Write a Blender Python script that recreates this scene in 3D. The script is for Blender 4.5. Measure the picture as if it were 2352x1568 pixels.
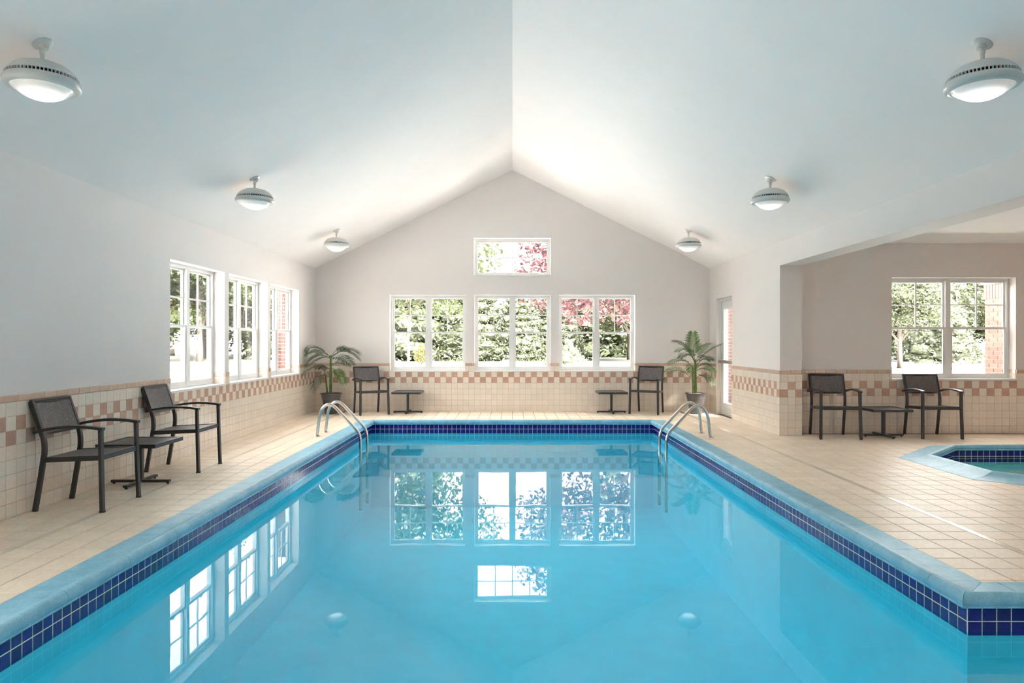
import bpy, bmesh, math, random
from mathutils import Vector, Matrix, Euler

for o in list(bpy.data.objects):
    bpy.data.objects.remove(o, do_unlink=True)
SC = bpy.context.scene
COL = SC.collection
PI = math.pi
R = math.radians

# ------------------------------------------------------------------ camera
cam_d = bpy.data.cameras.new('camera')
cam = bpy.data.objects.new('camera', cam_d)
COL.objects.link(cam)
EYE = 1.34
FPX = 1612.0
cam.location = (0, 0, EYE)
cam.rotation_euler = (R(90), 0, 0)
cam_d.sensor_width = 36.0
cam_d.lens = 36.0 * FPX / 2352.0
cam_d.shift_x = -1.0 / 2352.0
cam_d.shift_y = 2.0 / 2352.0
cam_d.clip_start = 0.05
cam_d.clip_end = 400
SC.camera = cam

# ------------------------------------------------------------------ sky, sun, exposure
SKY = 4.8
SUN = 112.0
world = bpy.data.worlds.new('sky')
SC.world = world
world.use_nodes = True
wn = world.node_tree.nodes
wl = world.node_tree.links
bg = wn['Background']
tc = wn.new('ShaderNodeTexCoord')
sep = wn.new('ShaderNodeSeparateXYZ')
ramp = wn.new('ShaderNodeValToRGB')
ramp.color_ramp.elements[0].position = 0.0
ramp.color_ramp.elements[0].color = (1.0, 0.98, 0.94, 1)
ramp.color_ramp.elements[1].position = 1.0
ramp.color_ramp.elements[1].color = (1.0, 0.98, 0.95, 1)
wl.new(tc.outputs['Generated'], sep.inputs[0])
wl.new(sep.outputs['Z'], ramp.inputs[0])
wl.new(ramp.outputs[0], bg.inputs['Color'])
bg.inputs['Strength'].default_value = SKY

sun_d = bpy.data.lights.new('sun', 'SUN')
sun_d.energy = SUN
sun_d.angle = R(40)      # veiled by bright haze
sun_d.color = (1.0, 0.915, 0.84)
sun = bpy.data.objects.new('sun', sun_d)
COL.objects.link(sun)
sun.rotation_euler = Euler((R(44), 0, R(34)), 'XYZ')   # high, from behind the camera

SC.view_settings.view_transform = 'Standard'
SC.view_settings.look = 'None'
SC.view_settings.gamma = 1.0
SC.view_settings.use_curve_mapping = False
SC.view_settings.exposure = 1.13
cy = SC.cycles
cy.max_bounces = 14
cy.diffuse_bounces = 9
cy.glossy_bounces = 5
cy.transmission_bounces = 8
cy.transparent_max_bounces = 12
cy.caustics_reflective = False
cy.caustics_refractive = True
cy.blur_glossy = 0.5
cy.sample_clamp_indirect = 12.0
cy.use_denoising = True
cy.use_adaptive_sampling = True
cy.adaptive_threshold = 0.02


def portal(loc, rot, sx, sy):
    """a light portal in a window opening: emits nothing, only guides the sampling of the sky"""
    d = bpy.data.lights.new('window_portal', 'AREA')
    d.shape = 'RECTANGLE'
    d.size = sx
    d.size_y = sy
    d.cycles.is_portal = True
    o = bpy.data.objects.new('window_portal', d)
    o.location = loc
    o.rotation_euler = rot
    COL.objects.link(o)


# ------------------------------------------------------------------ measures of the room
XW = 3.842            # half width of the hall
YB = 13.67            # far wall
YPE = -2.6            # near end of the pool, behind the camera
YN = -3.0             # wall behind the camera
EAVE = 2.782
RIDGE = 4.698
SL = (RIDGE - EAVE) / XW
TILE = 0.1104
CAPH = 0.055
WAINS = 8 * TILE      # 0.883
XT = 2.385            # pool wall
NOSE = 2.33           # pool coping nose
XC = 2.62             # coping outer edge
YPF = 11.855          # far pool wall
YNF = 11.80
YCF = 12.09
YPN = 3.68            # near right pool wall (facing the camera)
YNN = 3.63
YCN = 3.92
WATER = -0.177
YA = 10.35            # wall of the spa alcove
YPIL = 10.08          # end of the right wall
XP = 4.158
XA = 9.0
ZA = 2.80
SPA = (6.07, 7.52)


def ceil_z(x):
    return RIDGE - SL * abs(x)


# ------------------------------------------------------------------ mesh helpers
class MB:
    def __init__(self):
        self.v = []
        self.f = []

    def add(self, vs, fs):
        n = len(self.v)
        self.v.extend([tuple(p) for p in vs])
        self.f.extend([tuple(n + i for i in f) for f in fs])

    def box(self, x0, x1, y0, y1, z0, z1):
        self.add([(x0, y0, z0), (x1, y0, z0), (x1, y1, z0), (x0, y1, z0),
                  (x0, y0, z1), (x1, y0, z1), (x1, y1, z1), (x0, y1, z1)],
                 [(3, 2, 1, 0), (4, 5, 6, 7), (0, 1, 5, 4), (1, 2, 6, 5), (2, 3, 7, 6), (3, 0, 4, 7)])

    def bar(self, a, b, w, h, up=(0, 0, 1)):
        """rectangular bar from a to b, w across, h along up"""
        self.sweep([a, b], w, h, up)

    def sweep(self, pts, w, h, up=(0, 0, 1), chamfer=0.0):
        pts = [Vector(p) for p in pts]
        rings = []
        for i, p in enumerate(pts):
            if i == 0:
                t = pts[1] - p
            elif i == len(pts) - 1:
                t = p - pts[-2]
            else:
                t = (pts[i + 1] - p).normalized() + (p - pts[i - 1]).normalized()
            t.normalize()
            s = t.cross(Vector(up))
            if s.length < 1e-5:
                s = t.cross(Vector((1, 0, 0)))
            s.normalize()
            n = s.cross(t)
            n.normalize()
            c = chamfer
            if c:
                prof = [(-w / 2 + c, -h / 2), (w / 2 - c, -h / 2), (w / 2, -h / 2 + c), (w / 2, h / 2 - c),
                        (w / 2 - c, h / 2), (-w / 2 + c, h / 2), (-w / 2, h / 2 - c), (-w / 2, -h / 2 + c)]
            else:
                prof = [(-w / 2, -h / 2), (w / 2, -h / 2), (w / 2, h / 2), (-w / 2, h / 2)]
            rings.append([p + s * a + n * b for a, b in prof])
        m = len(rings[0])
        vs = [q for r in rings for q in r]
        fs = []
        for i in range(len(rings) - 1):
            for j in range(m):
                k = (j + 1) % m
                fs.append((i * m + j, i * m + k, (i + 1) * m + k, (i + 1) * m + j))
        fs.append(tuple(range(m - 1, -1, -1)))
        fs.append(tuple((len(rings) - 1) * m + j for j in range(m)))
        self.add(vs, fs)

    def tube(self, pts, r, seg=12):
        pts = [Vector(p) for p in pts]
        rad = r if isinstance(r, (list, tuple)) else [r] * len(pts)
        rings = []
        prev = None
        for i, p in enumerate(pts):
            if i == 0:
                t = pts[1] - p
            elif i == len(pts) - 1:
                t = p - pts[-2]
            else:
                t = (pts[i + 1] - p).normalized() + (p - pts[i - 1]).normalized()
            t.normalize()
            if prev is None:
                a = Vector((0, 0, 1)) if abs(t.z) < 0.9 else Vector((0, 1, 0))
                s = t.cross(a).normalized()
            else:
                s = (prev - t * prev.dot(t)).normalized()
            prev = s
            n = t.cross(s)
            rings.append([p + (s * math.cos(2 * PI * k / seg) + n * math.sin(2 * PI * k / seg)) * rad[i] for k in range(seg)])
        vs = [q for g in rings for q in g]
        fs = []
        for i in range(len(rings) - 1):
            for j in range(seg):
                k = (j + 1) % seg
                fs.append((i * seg + j, i * seg + k, (i + 1) * seg + k, (i + 1) * seg + j))
        fs.append(tuple(range(seg - 1, -1, -1)))
        fs.append(tuple((len(rings) - 1) * seg + j for j in range(seg)))
        self.add(vs, fs)

    def lathe(self, prof, seg=48, center=(0, 0, 0)):
        cx, cy_, cz = center
        idx = []
        vs = []
        for r, z in prof:
            if r < 1e-6:
                idx.append([len(vs)] * seg)
                vs.append((cx, cy_, cz + z))
            else:
                row = []
                for k in range(seg):
                    a = 2 * PI * k / seg
                    row.append(len(vs))
                    vs.append((cx + r * math.cos(a), cy_ + r * math.sin(a), cz + z))
                idx.append(row)
        fs = []
        for i in range(len(prof) - 1):
            for k in range(seg):
                q = (k + 1) % seg
                f = [idx[i][k], idx[i][q], idx[i + 1][q], idx[i + 1][k]]
                g = []
                for t in f:
                    if t not in g:
                        g.append(t)
                if len(g) > 2:
                    fs.append(tuple(g))
        self.add(vs, fs)

    def prism(self, poly, axis_fn, d0, d1):
        """poly: list of 2D points, axis_fn(u, v, d) -> xyz"""
        n = len(poly)
        vs = [axis_fn(u, v, d0) for u, v in poly] + [axis_fn(u, v, d1) for u, v in poly]
        fs = [tuple(range(n)), tuple(range(2 * n - 1, n - 1, -1))]
        for i in range(n):
            j = (i + 1) % n
            fs.append((i, i + n, j + n, j))
        self.add(vs, fs)

    def ring(self, x0, x1, z0, z1, w, y0, y1, wb=None, wt=None):
        """rectangular frame in the xz plane (one closed body)"""
        wb = w if wb is None else wb
        wt = w if wt is None else wt
        o = [(x0, z0), (x1, z0), (x1, z1), (x0, z1)]
        i = [(x0 + w, z0 + wb), (x1 - w, z0 + wb), (x1 - w, z1 - wt), (x0 + w, z1 - wt)]
        vs = [(x, y0, z) for x, z in o] + [(x, y0, z) for x, z in i] + [(x, y1, z) for x, z in o] + [(x, y1, z) for x, z in i]
        fs = []
        for k in range(4):
            j = (k + 1) % 4
            fs += [(k, j, 4 + j, 4 + k), (8 + j, 8 + k, 12 + k, 12 + j), (k, 8 + k, 8 + j, j), (4 + j, 12 + j, 12 + k, 4 + k)]
        self.add(vs, fs)

    def mesh(self, name, mat=None, smooth=False, fix=True):
        me = bpy.data.meshes.new(name)
        me.from_pydata(self.v, [], self.f)
        if fix:
            bm = bmesh.new()
            bm.from_mesh(me)
            bmesh.ops.recalc_face_normals(bm, faces=bm.faces)
            bm.to_mesh(me)
            bm.free()
        if mat:
            me.materials.append(mat)
        if smooth:
            for p in me.polygons:
                p.use_smooth = True
            if smooth != 'all':
                try:
                    me.set_sharp_from_angle(angle=R(35))
                except Exception:
                    pass
        return me

    def build(self, name, mat=None, parent=None, smooth=False, fix=True):
        return link(name, self.mesh(name, mat, smooth, fix), parent)


def link(name, me, parent=None, matrix=None):
    o = bpy.data.objects.new(name, me)
    COL.objects.link(o)
    if parent is not None:
        o.parent = parent
    if matrix is not None:
        o.matrix_local = matrix
    return o


def thing(name, label, cat, loc=(0, 0, 0), rz=0.0, group=None):
    o = bpy.data.objects.new(name, None)
    o.empty_display_size = 0.2
    COL.objects.link(o)
    o.location = loc
    o.rotation_euler = (0, 0, rz)
    o['label'] = label
    o['category'] = cat
    if group:
        o['group'] = group
    return o


def tag(o, label, cat, group=None):
    o['label'] = label
    o['category'] = cat
    if group:
        o['group'] = group
    return o


def dup(root, loc, rz=None, label=None, scale=None):
    r = root.copy()
    COL.objects.link(r)
    r.location = loc
    if rz is not None:
        r.rotation_euler = (0, 0, rz)
    if scale is not None:
        r.scale = (scale, scale, scale) if not isinstance(scale, tuple) else scale
    if label:
        r['label'] = label
    for ch in list(root.children):
        c = ch.copy()
        COL.objects.link(c)
        c.parent = r
        for g in ch.children:
            d = g.copy()
            COL.objects.link(d)
            d.parent = c
    return r


def px(p):
    """where a point shows in the photograph's frame, to rank pieces by the size they show at"""
    x, y, z = p
    if y < 0.2:
        return None
    return (1177 + FPX * x / y, 786 - FPX * (z - EYE) / y)


# ------------------------------------------------------------------ materials
def nt(name):
    m = bpy.data.materials.new(name)
    m.use_nodes = True
    return m, m.node_tree.nodes, m.node_tree.links, m.node_tree.nodes['Principled BSDF']


def simple(name, col, rough=0.5, metal=0.0, spec=0.5, noise=0.0, nscale=20.0, bump=0.0, bscale=200.0, rand=0.0, coat=0.0):
    m, n, l, b = nt(name)
    b.inputs['Roughness'].default_value = rough
    b.inputs['Metallic'].default_value = metal
    b.inputs['Specular IOR Level'].default_value = spec
    b.inputs['Coat Weight'].default_value = coat
    b.inputs['Coat Roughness'].default_value = 0.08
    b.inputs['Base Color'].default_value = (*col, 1)
    t = n.new('ShaderNodeTexCoord')
    fac = None
    if noise:
        x = n.new('ShaderNodeTexNoise')
        x.inputs['Scale'].default_value = nscale
        x.inputs['Detail'].default_value = 6
        l.new(t.outputs['Object'], x.inputs['Vector'])
        mr = n.new('ShaderNodeMapRange')
        mr.inputs['From Min'].default_value = 0.3
        mr.inputs['From Max'].default_value = 0.7
        mr.inputs['To Min'].default_value = 1 - noise
        mr.inputs['To Max'].default_value = 1 + noise
        l.new(x.outputs['Fac'], mr.inputs['Value'])
        fac = mr.outputs[0]
    if rand:
        oi = n.new('ShaderNodeObjectInfo')
        ge = n.new('ShaderNodeNewGeometry')
        ad = n.new('ShaderNodeMath')
        ad.operation = 'ADD'
        l.new(oi.outputs['Random'], ad.inputs[0])
        l.new(ge.outputs['Random Per Island'], ad.inputs[1])
        fr = n.new('ShaderNodeMath')
        fr.operation = 'FRACT'
        l.new(ad.outputs[0], fr.inputs[0])
        mr2 = n.new('ShaderNodeMapRange')
        mr2.inputs['To Min'].default_value = 1 - rand
        mr2.inputs['To Max'].default_value = 1 + rand
        l.new(fr.outputs[0], mr2.inputs['Value'])
        if fac is not None:
            mu = n.new('ShaderNodeMath')
            mu.operation = 'MULTIPLY'
            l.new(fac, mu.inputs[0])
            l.new(mr2.outputs[0], mu.inputs[1])
            fac = mu.outputs[0]
        else:
            fac = mr2.outputs[0]
    if fac is not None:
        vm = n.new('ShaderNodeVectorMath')
        vm.operation = 'SCALE'
        vm.inputs[0].default_value = col
        l.new(fac, vm.inputs['Scale'])
        l.new(vm.outputs[0], b.inputs['Base Color'])
    if bump:
        x = n.new('ShaderNodeTexNoise')
        x.inputs['Scale'].default_value = bscale
        x.inputs['Detail'].default_value = 4
        l.new(t.outputs['Object'], x.inputs['Vector'])
        bp = n.new('ShaderNodeBump')
        bp.inputs['Strength'].default_value = bump
        bp.inputs['Distance'].default_value = 0.002
        l.new(x.outputs['Fac'], bp.inputs['Height'])
        l.new(bp.outputs[0], b.inputs['Normal'])
    return m


M = {}
M['wall'] = simple('grey_wall_paint', (0.79, 0.745, 0.73), 0.7, noise=0.012, nscale=3, bump=0.08, bscale=120)
M['ceiling'] = simple('white_ceiling_paint', (0.945, 0.895, 0.88), 0.75, noise=0.01, nscale=3, bump=0.08, bscale=120)
M['trim'] = simple('white_vinyl', (0.74, 0.74, 0.735), 0.35)
M['beige'] = simple('beige_wall_tile', (0.80, 0.725, 0.64), 0.13, noise=0.03, nscale=25, rand=0.035)
M['accent'] = simple('terracotta_wall_tile', (0.56, 0.36, 0.28), 0.13, noise=0.05, nscale=25, rand=0.07)
M['cap'] = simple('tan_cap_tile', (0.64, 0.47, 0.37), 0.16, noise=0.04, nscale=20, rand=0.05)
M['wallgrout'] = simple('wall_grout', (0.58, 0.47, 0.36), 0.85)
M['floor_tile'] = simple('tan_deck_tile', (0.88, 0.75, 0.605), 0.42, noise=0.07, nscale=45, rand=0.05, bump=0.35, bscale=90)
M['floorgrout'] = simple('deck_grout', (0.20, 0.13, 0.085), 0.9)
M['cobalt'] = simple('cobalt_pool_tile', (0.018, 0.012, 0.19), 0.12, noise=0.25, nscale=30, rand=0.18)
M['poolgrout'] = simple('pool_grout', (0.86, 0.82, 0.78), 0.8)
M['plaster'] = simple('pool_plaster', (0.64, 0.84, 0.90), 0.8, noise=0.03, nscale=4)
M['drain'] = simple('drain_plastic', (0.84, 0.74, 0.61), 0.25)
M['drain_dark'] = simple('drain_channel', (0.10, 0.075, 0.055), 0.8)
M['alu'] = simple('charcoal_aluminium', (0.050, 0.048, 0.047), 0.32, metal=0.35, bump=0.05, bscale=600)
M['alu_top'] = simple('charcoal_slat', (0.062, 0.058, 0.056), 0.42, noise=0.12, nscale=30)
M['glide'] = simple('black_plastic', (0.012, 0.012, 0.012), 0.5)
M['steel'] = simple('stainless_steel', (0.62, 0.60, 0.57), 0.2, metal=1.0)
M['lampmetal'] = simple('grey_lamp_enamel', (0.66, 0.66, 0.64), 0.35, coat=0.2)
M['lampdark'] = simple('vent_black', (0.008, 0.008, 0.008), 0.8)
M['pot'] = simple('grey_plastic_pot', (0.105, 0.098, 0.098), 0.45, bump=0.05, bscale=300)
M['soil'] = simple('dark_soil', (0.02, 0.014, 0.009), 0.95, noise=0.4, nscale=60, bump=0.6, bscale=80)
M['pebble'] = simple('white_pot_filler', (0.74, 0.72, 0.68), 0.8, noise=0.1, nscale=60, bump=0.5, bscale=80)
M['doorsteel'] = simple('brushed_push_bar', (0.55, 0.54, 0.52), 0.3, metal=0.9)
M['bark'] = simple('brown_bark', (0.030, 0.023, 0.018), 0.9, noise=0.25, nscale=12, bump=0.5, bscale=30)
M['pinkbark'] = simple('pale_bark', (0.050, 0.036, 0.031), 0.9, noise=0.15, nscale=12)
M['boulder'] = simple('pale_boulder', (0.10, 0.10, 0.10), 0.9, noise=0.15, nscale=4, bump=0.5, bscale=8)
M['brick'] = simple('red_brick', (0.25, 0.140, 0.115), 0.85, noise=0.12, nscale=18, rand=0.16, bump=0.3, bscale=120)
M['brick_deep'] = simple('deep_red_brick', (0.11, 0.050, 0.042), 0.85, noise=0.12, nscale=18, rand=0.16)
M['mortar'] = simple('pale_mortar', (0.50, 0.47, 0.44), 0.9)
M['limestone'] = simple('white_stone_cap', (0.80, 0.78, 0.74), 0.8)
M['street'] = simple('pale_pavement', (0.74, 0.735, 0.72), 0.9, noise=0.05, nscale=1.5)
M['bounce_ground'] = simple('grey_bounce_ground', (0.24, 0.235, 0.225), 0.9, noise=0.06, nscale=2)
M['asphalt'] = simple('grey_asphalt', (0.018, 0.018, 0.018), 0.9, noise=0.06, nscale=2)
M['curb'] = simple('concrete_kerb', (0.78, 0.77, 0.75), 0.9)
M['lawn'] = simple('lawn_grass', (0.0125, 0.0150, 0.0075), 0.95, noise=0.2, nscale=3)
M['meadow'] = simple('meadow_grass', (0.0155, 0.0165, 0.0095), 0.95, noise=0.2, nscale=2)


def coping_mat():
    m, n, l, b = nt('blue_cast_coping')
    b.inputs['Roughness'].default_value = 0.42
    t = n.new('ShaderNodeTexCoord')
    g = n.new('ShaderNodeNewGeometry')
    a = n.new('ShaderNodeTexNoise')
    a.inputs['Scale'].default_value = 7
    a.inputs['Detail'].default_value = 8
    a.inputs['Roughness'].default_value = 0.7
    f = n.new('ShaderNodeTexNoise')
    f.inputs['Scale'].default_value = 190
    f.inputs['Detail'].default_value = 3
    l.new(g.outputs['Position'], a.inputs['Vector'])
    l.new(g.outputs['Position'], f.inputs['Vector'])
    r1 = n.new('ShaderNodeValToRGB')
    r1.color_ramp.elements[0].position = 0.32
    r1.color_ramp.elements[0].color = (0.165, 0.45, 0.62, 1)
    r1.color_ramp.elements[1].position = 0.72
    r1.color_ramp.elements[1].color = (0.34, 0.64, 0.80, 1)
    l.new(a.outputs['Fac'], r1.inputs[0])
    r2 = n.new('ShaderNodeMapRange')
    r2.inputs['From Min'].default_value = 0.3
    r2.inputs['From Max'].default_value = 0.7
    r2.inputs['To Min'].default_value = 0.82
    r2.inputs['To Max'].default_value = 1.18
    l.new(f.outputs['Fac'], r2.inputs[0])
    vm = n.new('ShaderNodeVectorMath')
    vm.operation = 'SCALE'
    l.new(r1.outputs[0], vm.inputs[0])
    l.new(r2.outputs[0], vm.inputs['Scale'])
    l.new(vm.outputs[0], b.inputs['Base Color'])
    bp = n.new('ShaderNodeBump')
    bp.inputs['Strength'].default_value = 0.25
    bp.inputs['Distance'].default_value = 0.002
    l.new(f.outputs['Fac'], bp.inputs['Height'])
    l.new(bp.outputs[0], b.inputs['Normal'])
    return m


M['coping'] = coping_mat()


def fabric_mat():
    m, n, l, b = nt('woven_charcoal_sling')
    b.inputs['Roughness'].default_value = 0.55
    t = n.new('ShaderNodeTexCoord')

    def streak(sx, sy, sz):
        mp = n.new('ShaderNodeMapping')
        mp.inputs['Scale'].default_value = (sx, sy, sz)
        x = n.new('ShaderNodeTexNoise')
        x.inputs['Scale'].default_value = 1.0
        x.inputs['Detail'].default_value = 3
        l.new(t.outputs['Object'], mp.inputs[0])
        l.new(mp.outputs[0], x.inputs['Vector'])
        return x.outputs['Fac']
    a = streak(14, 300, 300)
    c = streak(300, 14, 14)
    mx = n.new('ShaderNodeMath')
    mx.operation = 'ADD'
    l.new(a, mx.inputs[0])
    l.new(c, mx.inputs[1])
    r = n.new('ShaderNodeValToRGB')
    r.color_ramp.elements[0].position = 0.36
    r.color_ramp.elements[0].color = (0.045, 0.040, 0.041, 1)
    r.color_ramp.elements[1].position = 0.66
    r.color_ramp.elements[1].color = (0.23, 0.205, 0.205, 1)
    hf = n.new('ShaderNodeMath')
    hf.operation = 'MULTIPLY'
    hf.inputs[1].default_value = 0.5
    l.new(mx.outputs[0], hf.inputs[0])
    l.new(hf.outputs[0], r.inputs[0])
    l.new(r.outputs[0], b.inputs['Base Color'])
    bp = n.new('ShaderNodeBump')
    bp.inputs['Strength'].default_value = 0.3
    bp.inputs['Distance'].default_value = 0.001
    l.new(hf.outputs[0], bp.inputs['Height'])
    l.new(bp.outputs[0], b.inputs['Normal'])
    return m


M['fabric'] = fabric_mat()


def leaf_mat(name, col, trans=0.5, rough=0.5, var=0.3, spec=0.3):
    m, n, l, b = nt(name)
    b.inputs['Roughness'].default_value = rough
    b.inputs['Specular IOR Level'].default_value = spec
    g = n.new('ShaderNodeNewGeometry')
    mr = n.new('ShaderNodeMapRange')
    mr.inputs['To Min'].default_value = 1 - var
    mr.inputs['To Max'].default_value = 1 + var
    l.new(g.outputs['Random Per Island'], mr.inputs[0])
    vm = n.new('ShaderNodeVectorMath')
    vm.operation = 'SCALE'
    vm.inputs[0].default_value = col
    l.new(mr.outputs[0], vm.inputs['Scale'])
    l.new(vm.outputs[0], b.inputs['Base Color'])
    if trans:
        tr = n.new('ShaderNodeBsdfTranslucent')
        l.new(vm.outputs[0], tr.inputs[0])
        mx = n.new('ShaderNodeMixShader')
        mx.inputs[0].default_value = trans
        l.new(b.outputs[0], mx.inputs[1])
        l.new(tr.outputs[0], mx.inputs[2])
        l.new(mx.outputs[0], n['Material Output'].inputs['Surface'])
    return m


M['leaf_bright'] = leaf_mat('bright_green_leaves', (0.026, 0.036, 0.013))
M['leaf_pale'] = leaf_mat('pale_green_needles', (0.027, 0.033, 0.019), 0.3)
M['leaf_deep'] = leaf_mat('deep_green_leaves', (0.026, 0.034, 0.018), 0.3)
M['leaf_olive'] = leaf_mat('olive_green_leaves', (0.029, 0.036, 0.019), 0.3)
M['leaf_red'] = leaf_mat('crimson_maple_leaves', (0.045, 0.016, 0.019), 0.35, var=0.4)
M['leaf_yellow'] = leaf_mat('golden_shrub_leaves', (0.040, 0.040, 0.011), 0.3, var=0.15)
M['frond_dark'] = leaf_mat('palm_leaf_green', (0.035, 0.085, 0.022), 0.15, 0.3, 0.35, 0.6)
M['frond_light'] = leaf_mat('palm_leaf_light_green', (0.075, 0.19, 0.03), 0.2, 0.32, 0.3, 0.6)
M['cane'] = simple('palm_cane', (0.10, 0.17, 0.035), 0.4, noise=0.3, nscale=14)
M['meadow_blades'] = leaf_mat('meadow_blades', (0.48, 0.46, 0.20), 0.3, var=0.3)


def glass_mat():
    m, n, l, b = nt('window_glass')
    n.remove(b)
    tr = n.new('ShaderNodeBsdfTransparent')
    tr.inputs[0].default_value = (0.985, 0.99, 0.985, 1)
    gl = n.new('ShaderNodeBsdfGlossy')
    gl.inputs['Roughness'].default_value = 0.02
    lw = n.new('ShaderNodeLayerWeight')
    lw.inputs['Blend'].default_value = 0.5
    pw = n.new('ShaderNodeMath')
    pw.operation = 'POWER'
    pw.inputs[1].default_value = 4.0
    l.new(lw.outputs['Facing'], pw.inputs[0])
    fr = n.new('ShaderNodeMath')
    fr.operation = 'MULTIPLY_ADD'
    fr.inputs[1].default_value = 0.4
    fr.inputs[2].default_value = 0.03
    l.new(pw.outputs[0], fr.inputs[0])
    mx = n.new('ShaderNodeMixShader')
    l.new(fr.outputs[0], mx.inputs[0])
    l.new(tr.outputs[0], mx.inputs[1])
    l.new(gl.outputs[0], mx.inputs[2])
    l.new(mx.outputs[0], n['Material Output'].inputs['Surface'])
    return m


M['bounce_wall'] = simple('warm_bounce_paint', (0.60, 0.40, 0.28), 0.8)  # made-up colour for the unseen wall, bounces warm light onto the near half
M['darkwall'] = simple('dark_brown_paint', (0.10, 0.085, 0.075), 0.8)
M['glass'] = glass_mat()


def water_mat(name, tint, ior, wave=0.05):
    """still water: a tinted clear body under a mirror-like surface"""
    m, n, l, b = nt(name)
    n.remove(b)
    tr = n.new('ShaderNodeBsdfTransparent')
    tr.inputs[0].default_value = (*tint, 1)
    gl = n.new('ShaderNodeBsdfGlossy')
    gl.inputs['Roughness'].default_value = 0.015
    t = n.new('ShaderNodeTexCoord')
    x = n.new('ShaderNodeTexNoise')
    x.inputs['Scale'].default_value = 2.2
    x.inputs['Detail'].default_value = 2
    l.new(t.outputs['Object'], x.inputs['Vector'])
    bp = n.new('ShaderNodeBump')
    bp.inputs['Strength'].default_value = wave
    bp.inputs['Distance'].default_value = 0.01
    l.new(x.outputs['Fac'], bp.inputs['Height'])
    l.new(bp.outputs[0], gl.inputs['Normal'])
    fr = n.new('ShaderNodeFresnel')
    fr.inputs['IOR'].default_value = ior
    ge = n.new('ShaderNodeNewGeometry')
    nb = n.new('ShaderNodeMath')          # no mirror on the underside
    nb.operation = 'SUBTRACT'
    nb.inputs[0].default_value = 1.0
    l.new(ge.outputs['Backfacing'], nb.inputs[1])
    mu = n.new('ShaderNodeMath')
    mu.operation = 'MULTIPLY'
    l.new(fr.outputs[0], mu.inputs[0])
    l.new(nb.outputs[0], mu.inputs[1])
    mx = n.new('ShaderNodeMixShader')
    l.new(mu.outputs[0], mx.inputs[0])
    l.new(tr.outputs[0], mx.inputs[1])
    l.new(gl.outputs[0], mx.inputs[2])
    l.new(mx.outputs[0], n['Material Output'].inputs['Surface'])
    return m


M['water'] = water_mat('pool_water', (0.25, 0.83, 0.99), 1.38)
M['spawater'] = water_mat('spa_water', (0.45, 0.86, 0.86), 1.25)


def lens_mat():
    m, n, l, b = nt('prismatic_lamp_lens')
    b.inputs['Base Color'].default_value = (0.85, 0.82, 0.78, 1)
    b.inputs['Roughness'].default_value = 0.15
    t = n.new('ShaderNodeTexCoord')
    mp = n.new('ShaderNodeMapping')
    mp.inputs['Scale'].default_value = (1, 1, 0)
    l.new(t.outputs['Object'], mp.inputs[0])
    le = n.new('ShaderNodeVectorMath')
    le.operation = 'LENGTH'
    l.new(mp.outputs[0], le.inputs[0])
    mr = n.new('ShaderNodeMapRange')
    mr.interpolation_type = 'SMOOTHSTEP'
    mr.inputs['From Min'].default_value = 0.150
    mr.inputs['From Max'].default_value = 0.055
    mr.inputs['To Min'].default_value = 0.10
    mr.inputs['To Max'].default_value = 1.0
    l.new(le.outputs['Value'], mr.inputs['Value'])
    b.inputs['Emission Color'].default_value = (1.0, 0.96, 0.90, 1)
    l.new(mr.outputs[0], b.inputs['Emission Strength'])
    return m


M['lens'] = lens_mat()

# ------------------------------------------------------------------ tiled surfaces
_tile_mesh = {}


def tile_mesh(w, h, t, c, mat, name):
    key = (round(w, 4), round(h, 4), t, c, mat.name)
    if key not in _tile_mesh:
        b = MB()
        b.add(*tile_geo(w, h, t, c))
        _tile_mesh[key] = b.mesh(name, mat, fix=False)
    return _tile_mesh[key]


def tile_geo(w, h, t, c):
    x, y = w / 2, h / 2
    vs = [(-x, -y, 0), (x, -y, 0), (x, y, 0), (-x, y, 0),
          (-x, -y, t - c), (x, -y, t - c), (x, y, t - c), (-x, y, t - c),
          (-x + c, -y + c, t), (x - c, -y + c, t), (x - c, y - c, t), (-x + c, y - c, t)]
    fs = [(0, 1, 5, 4), (1, 2, 6, 5), (2, 3, 7, 6), (3, 0, 4, 7),
          (4, 5, 9, 8), (5, 6, 10, 9), (6, 7, 11, 10), (7, 4, 8, 11), (8, 9, 10, 11)]
    return vs, fs


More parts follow.
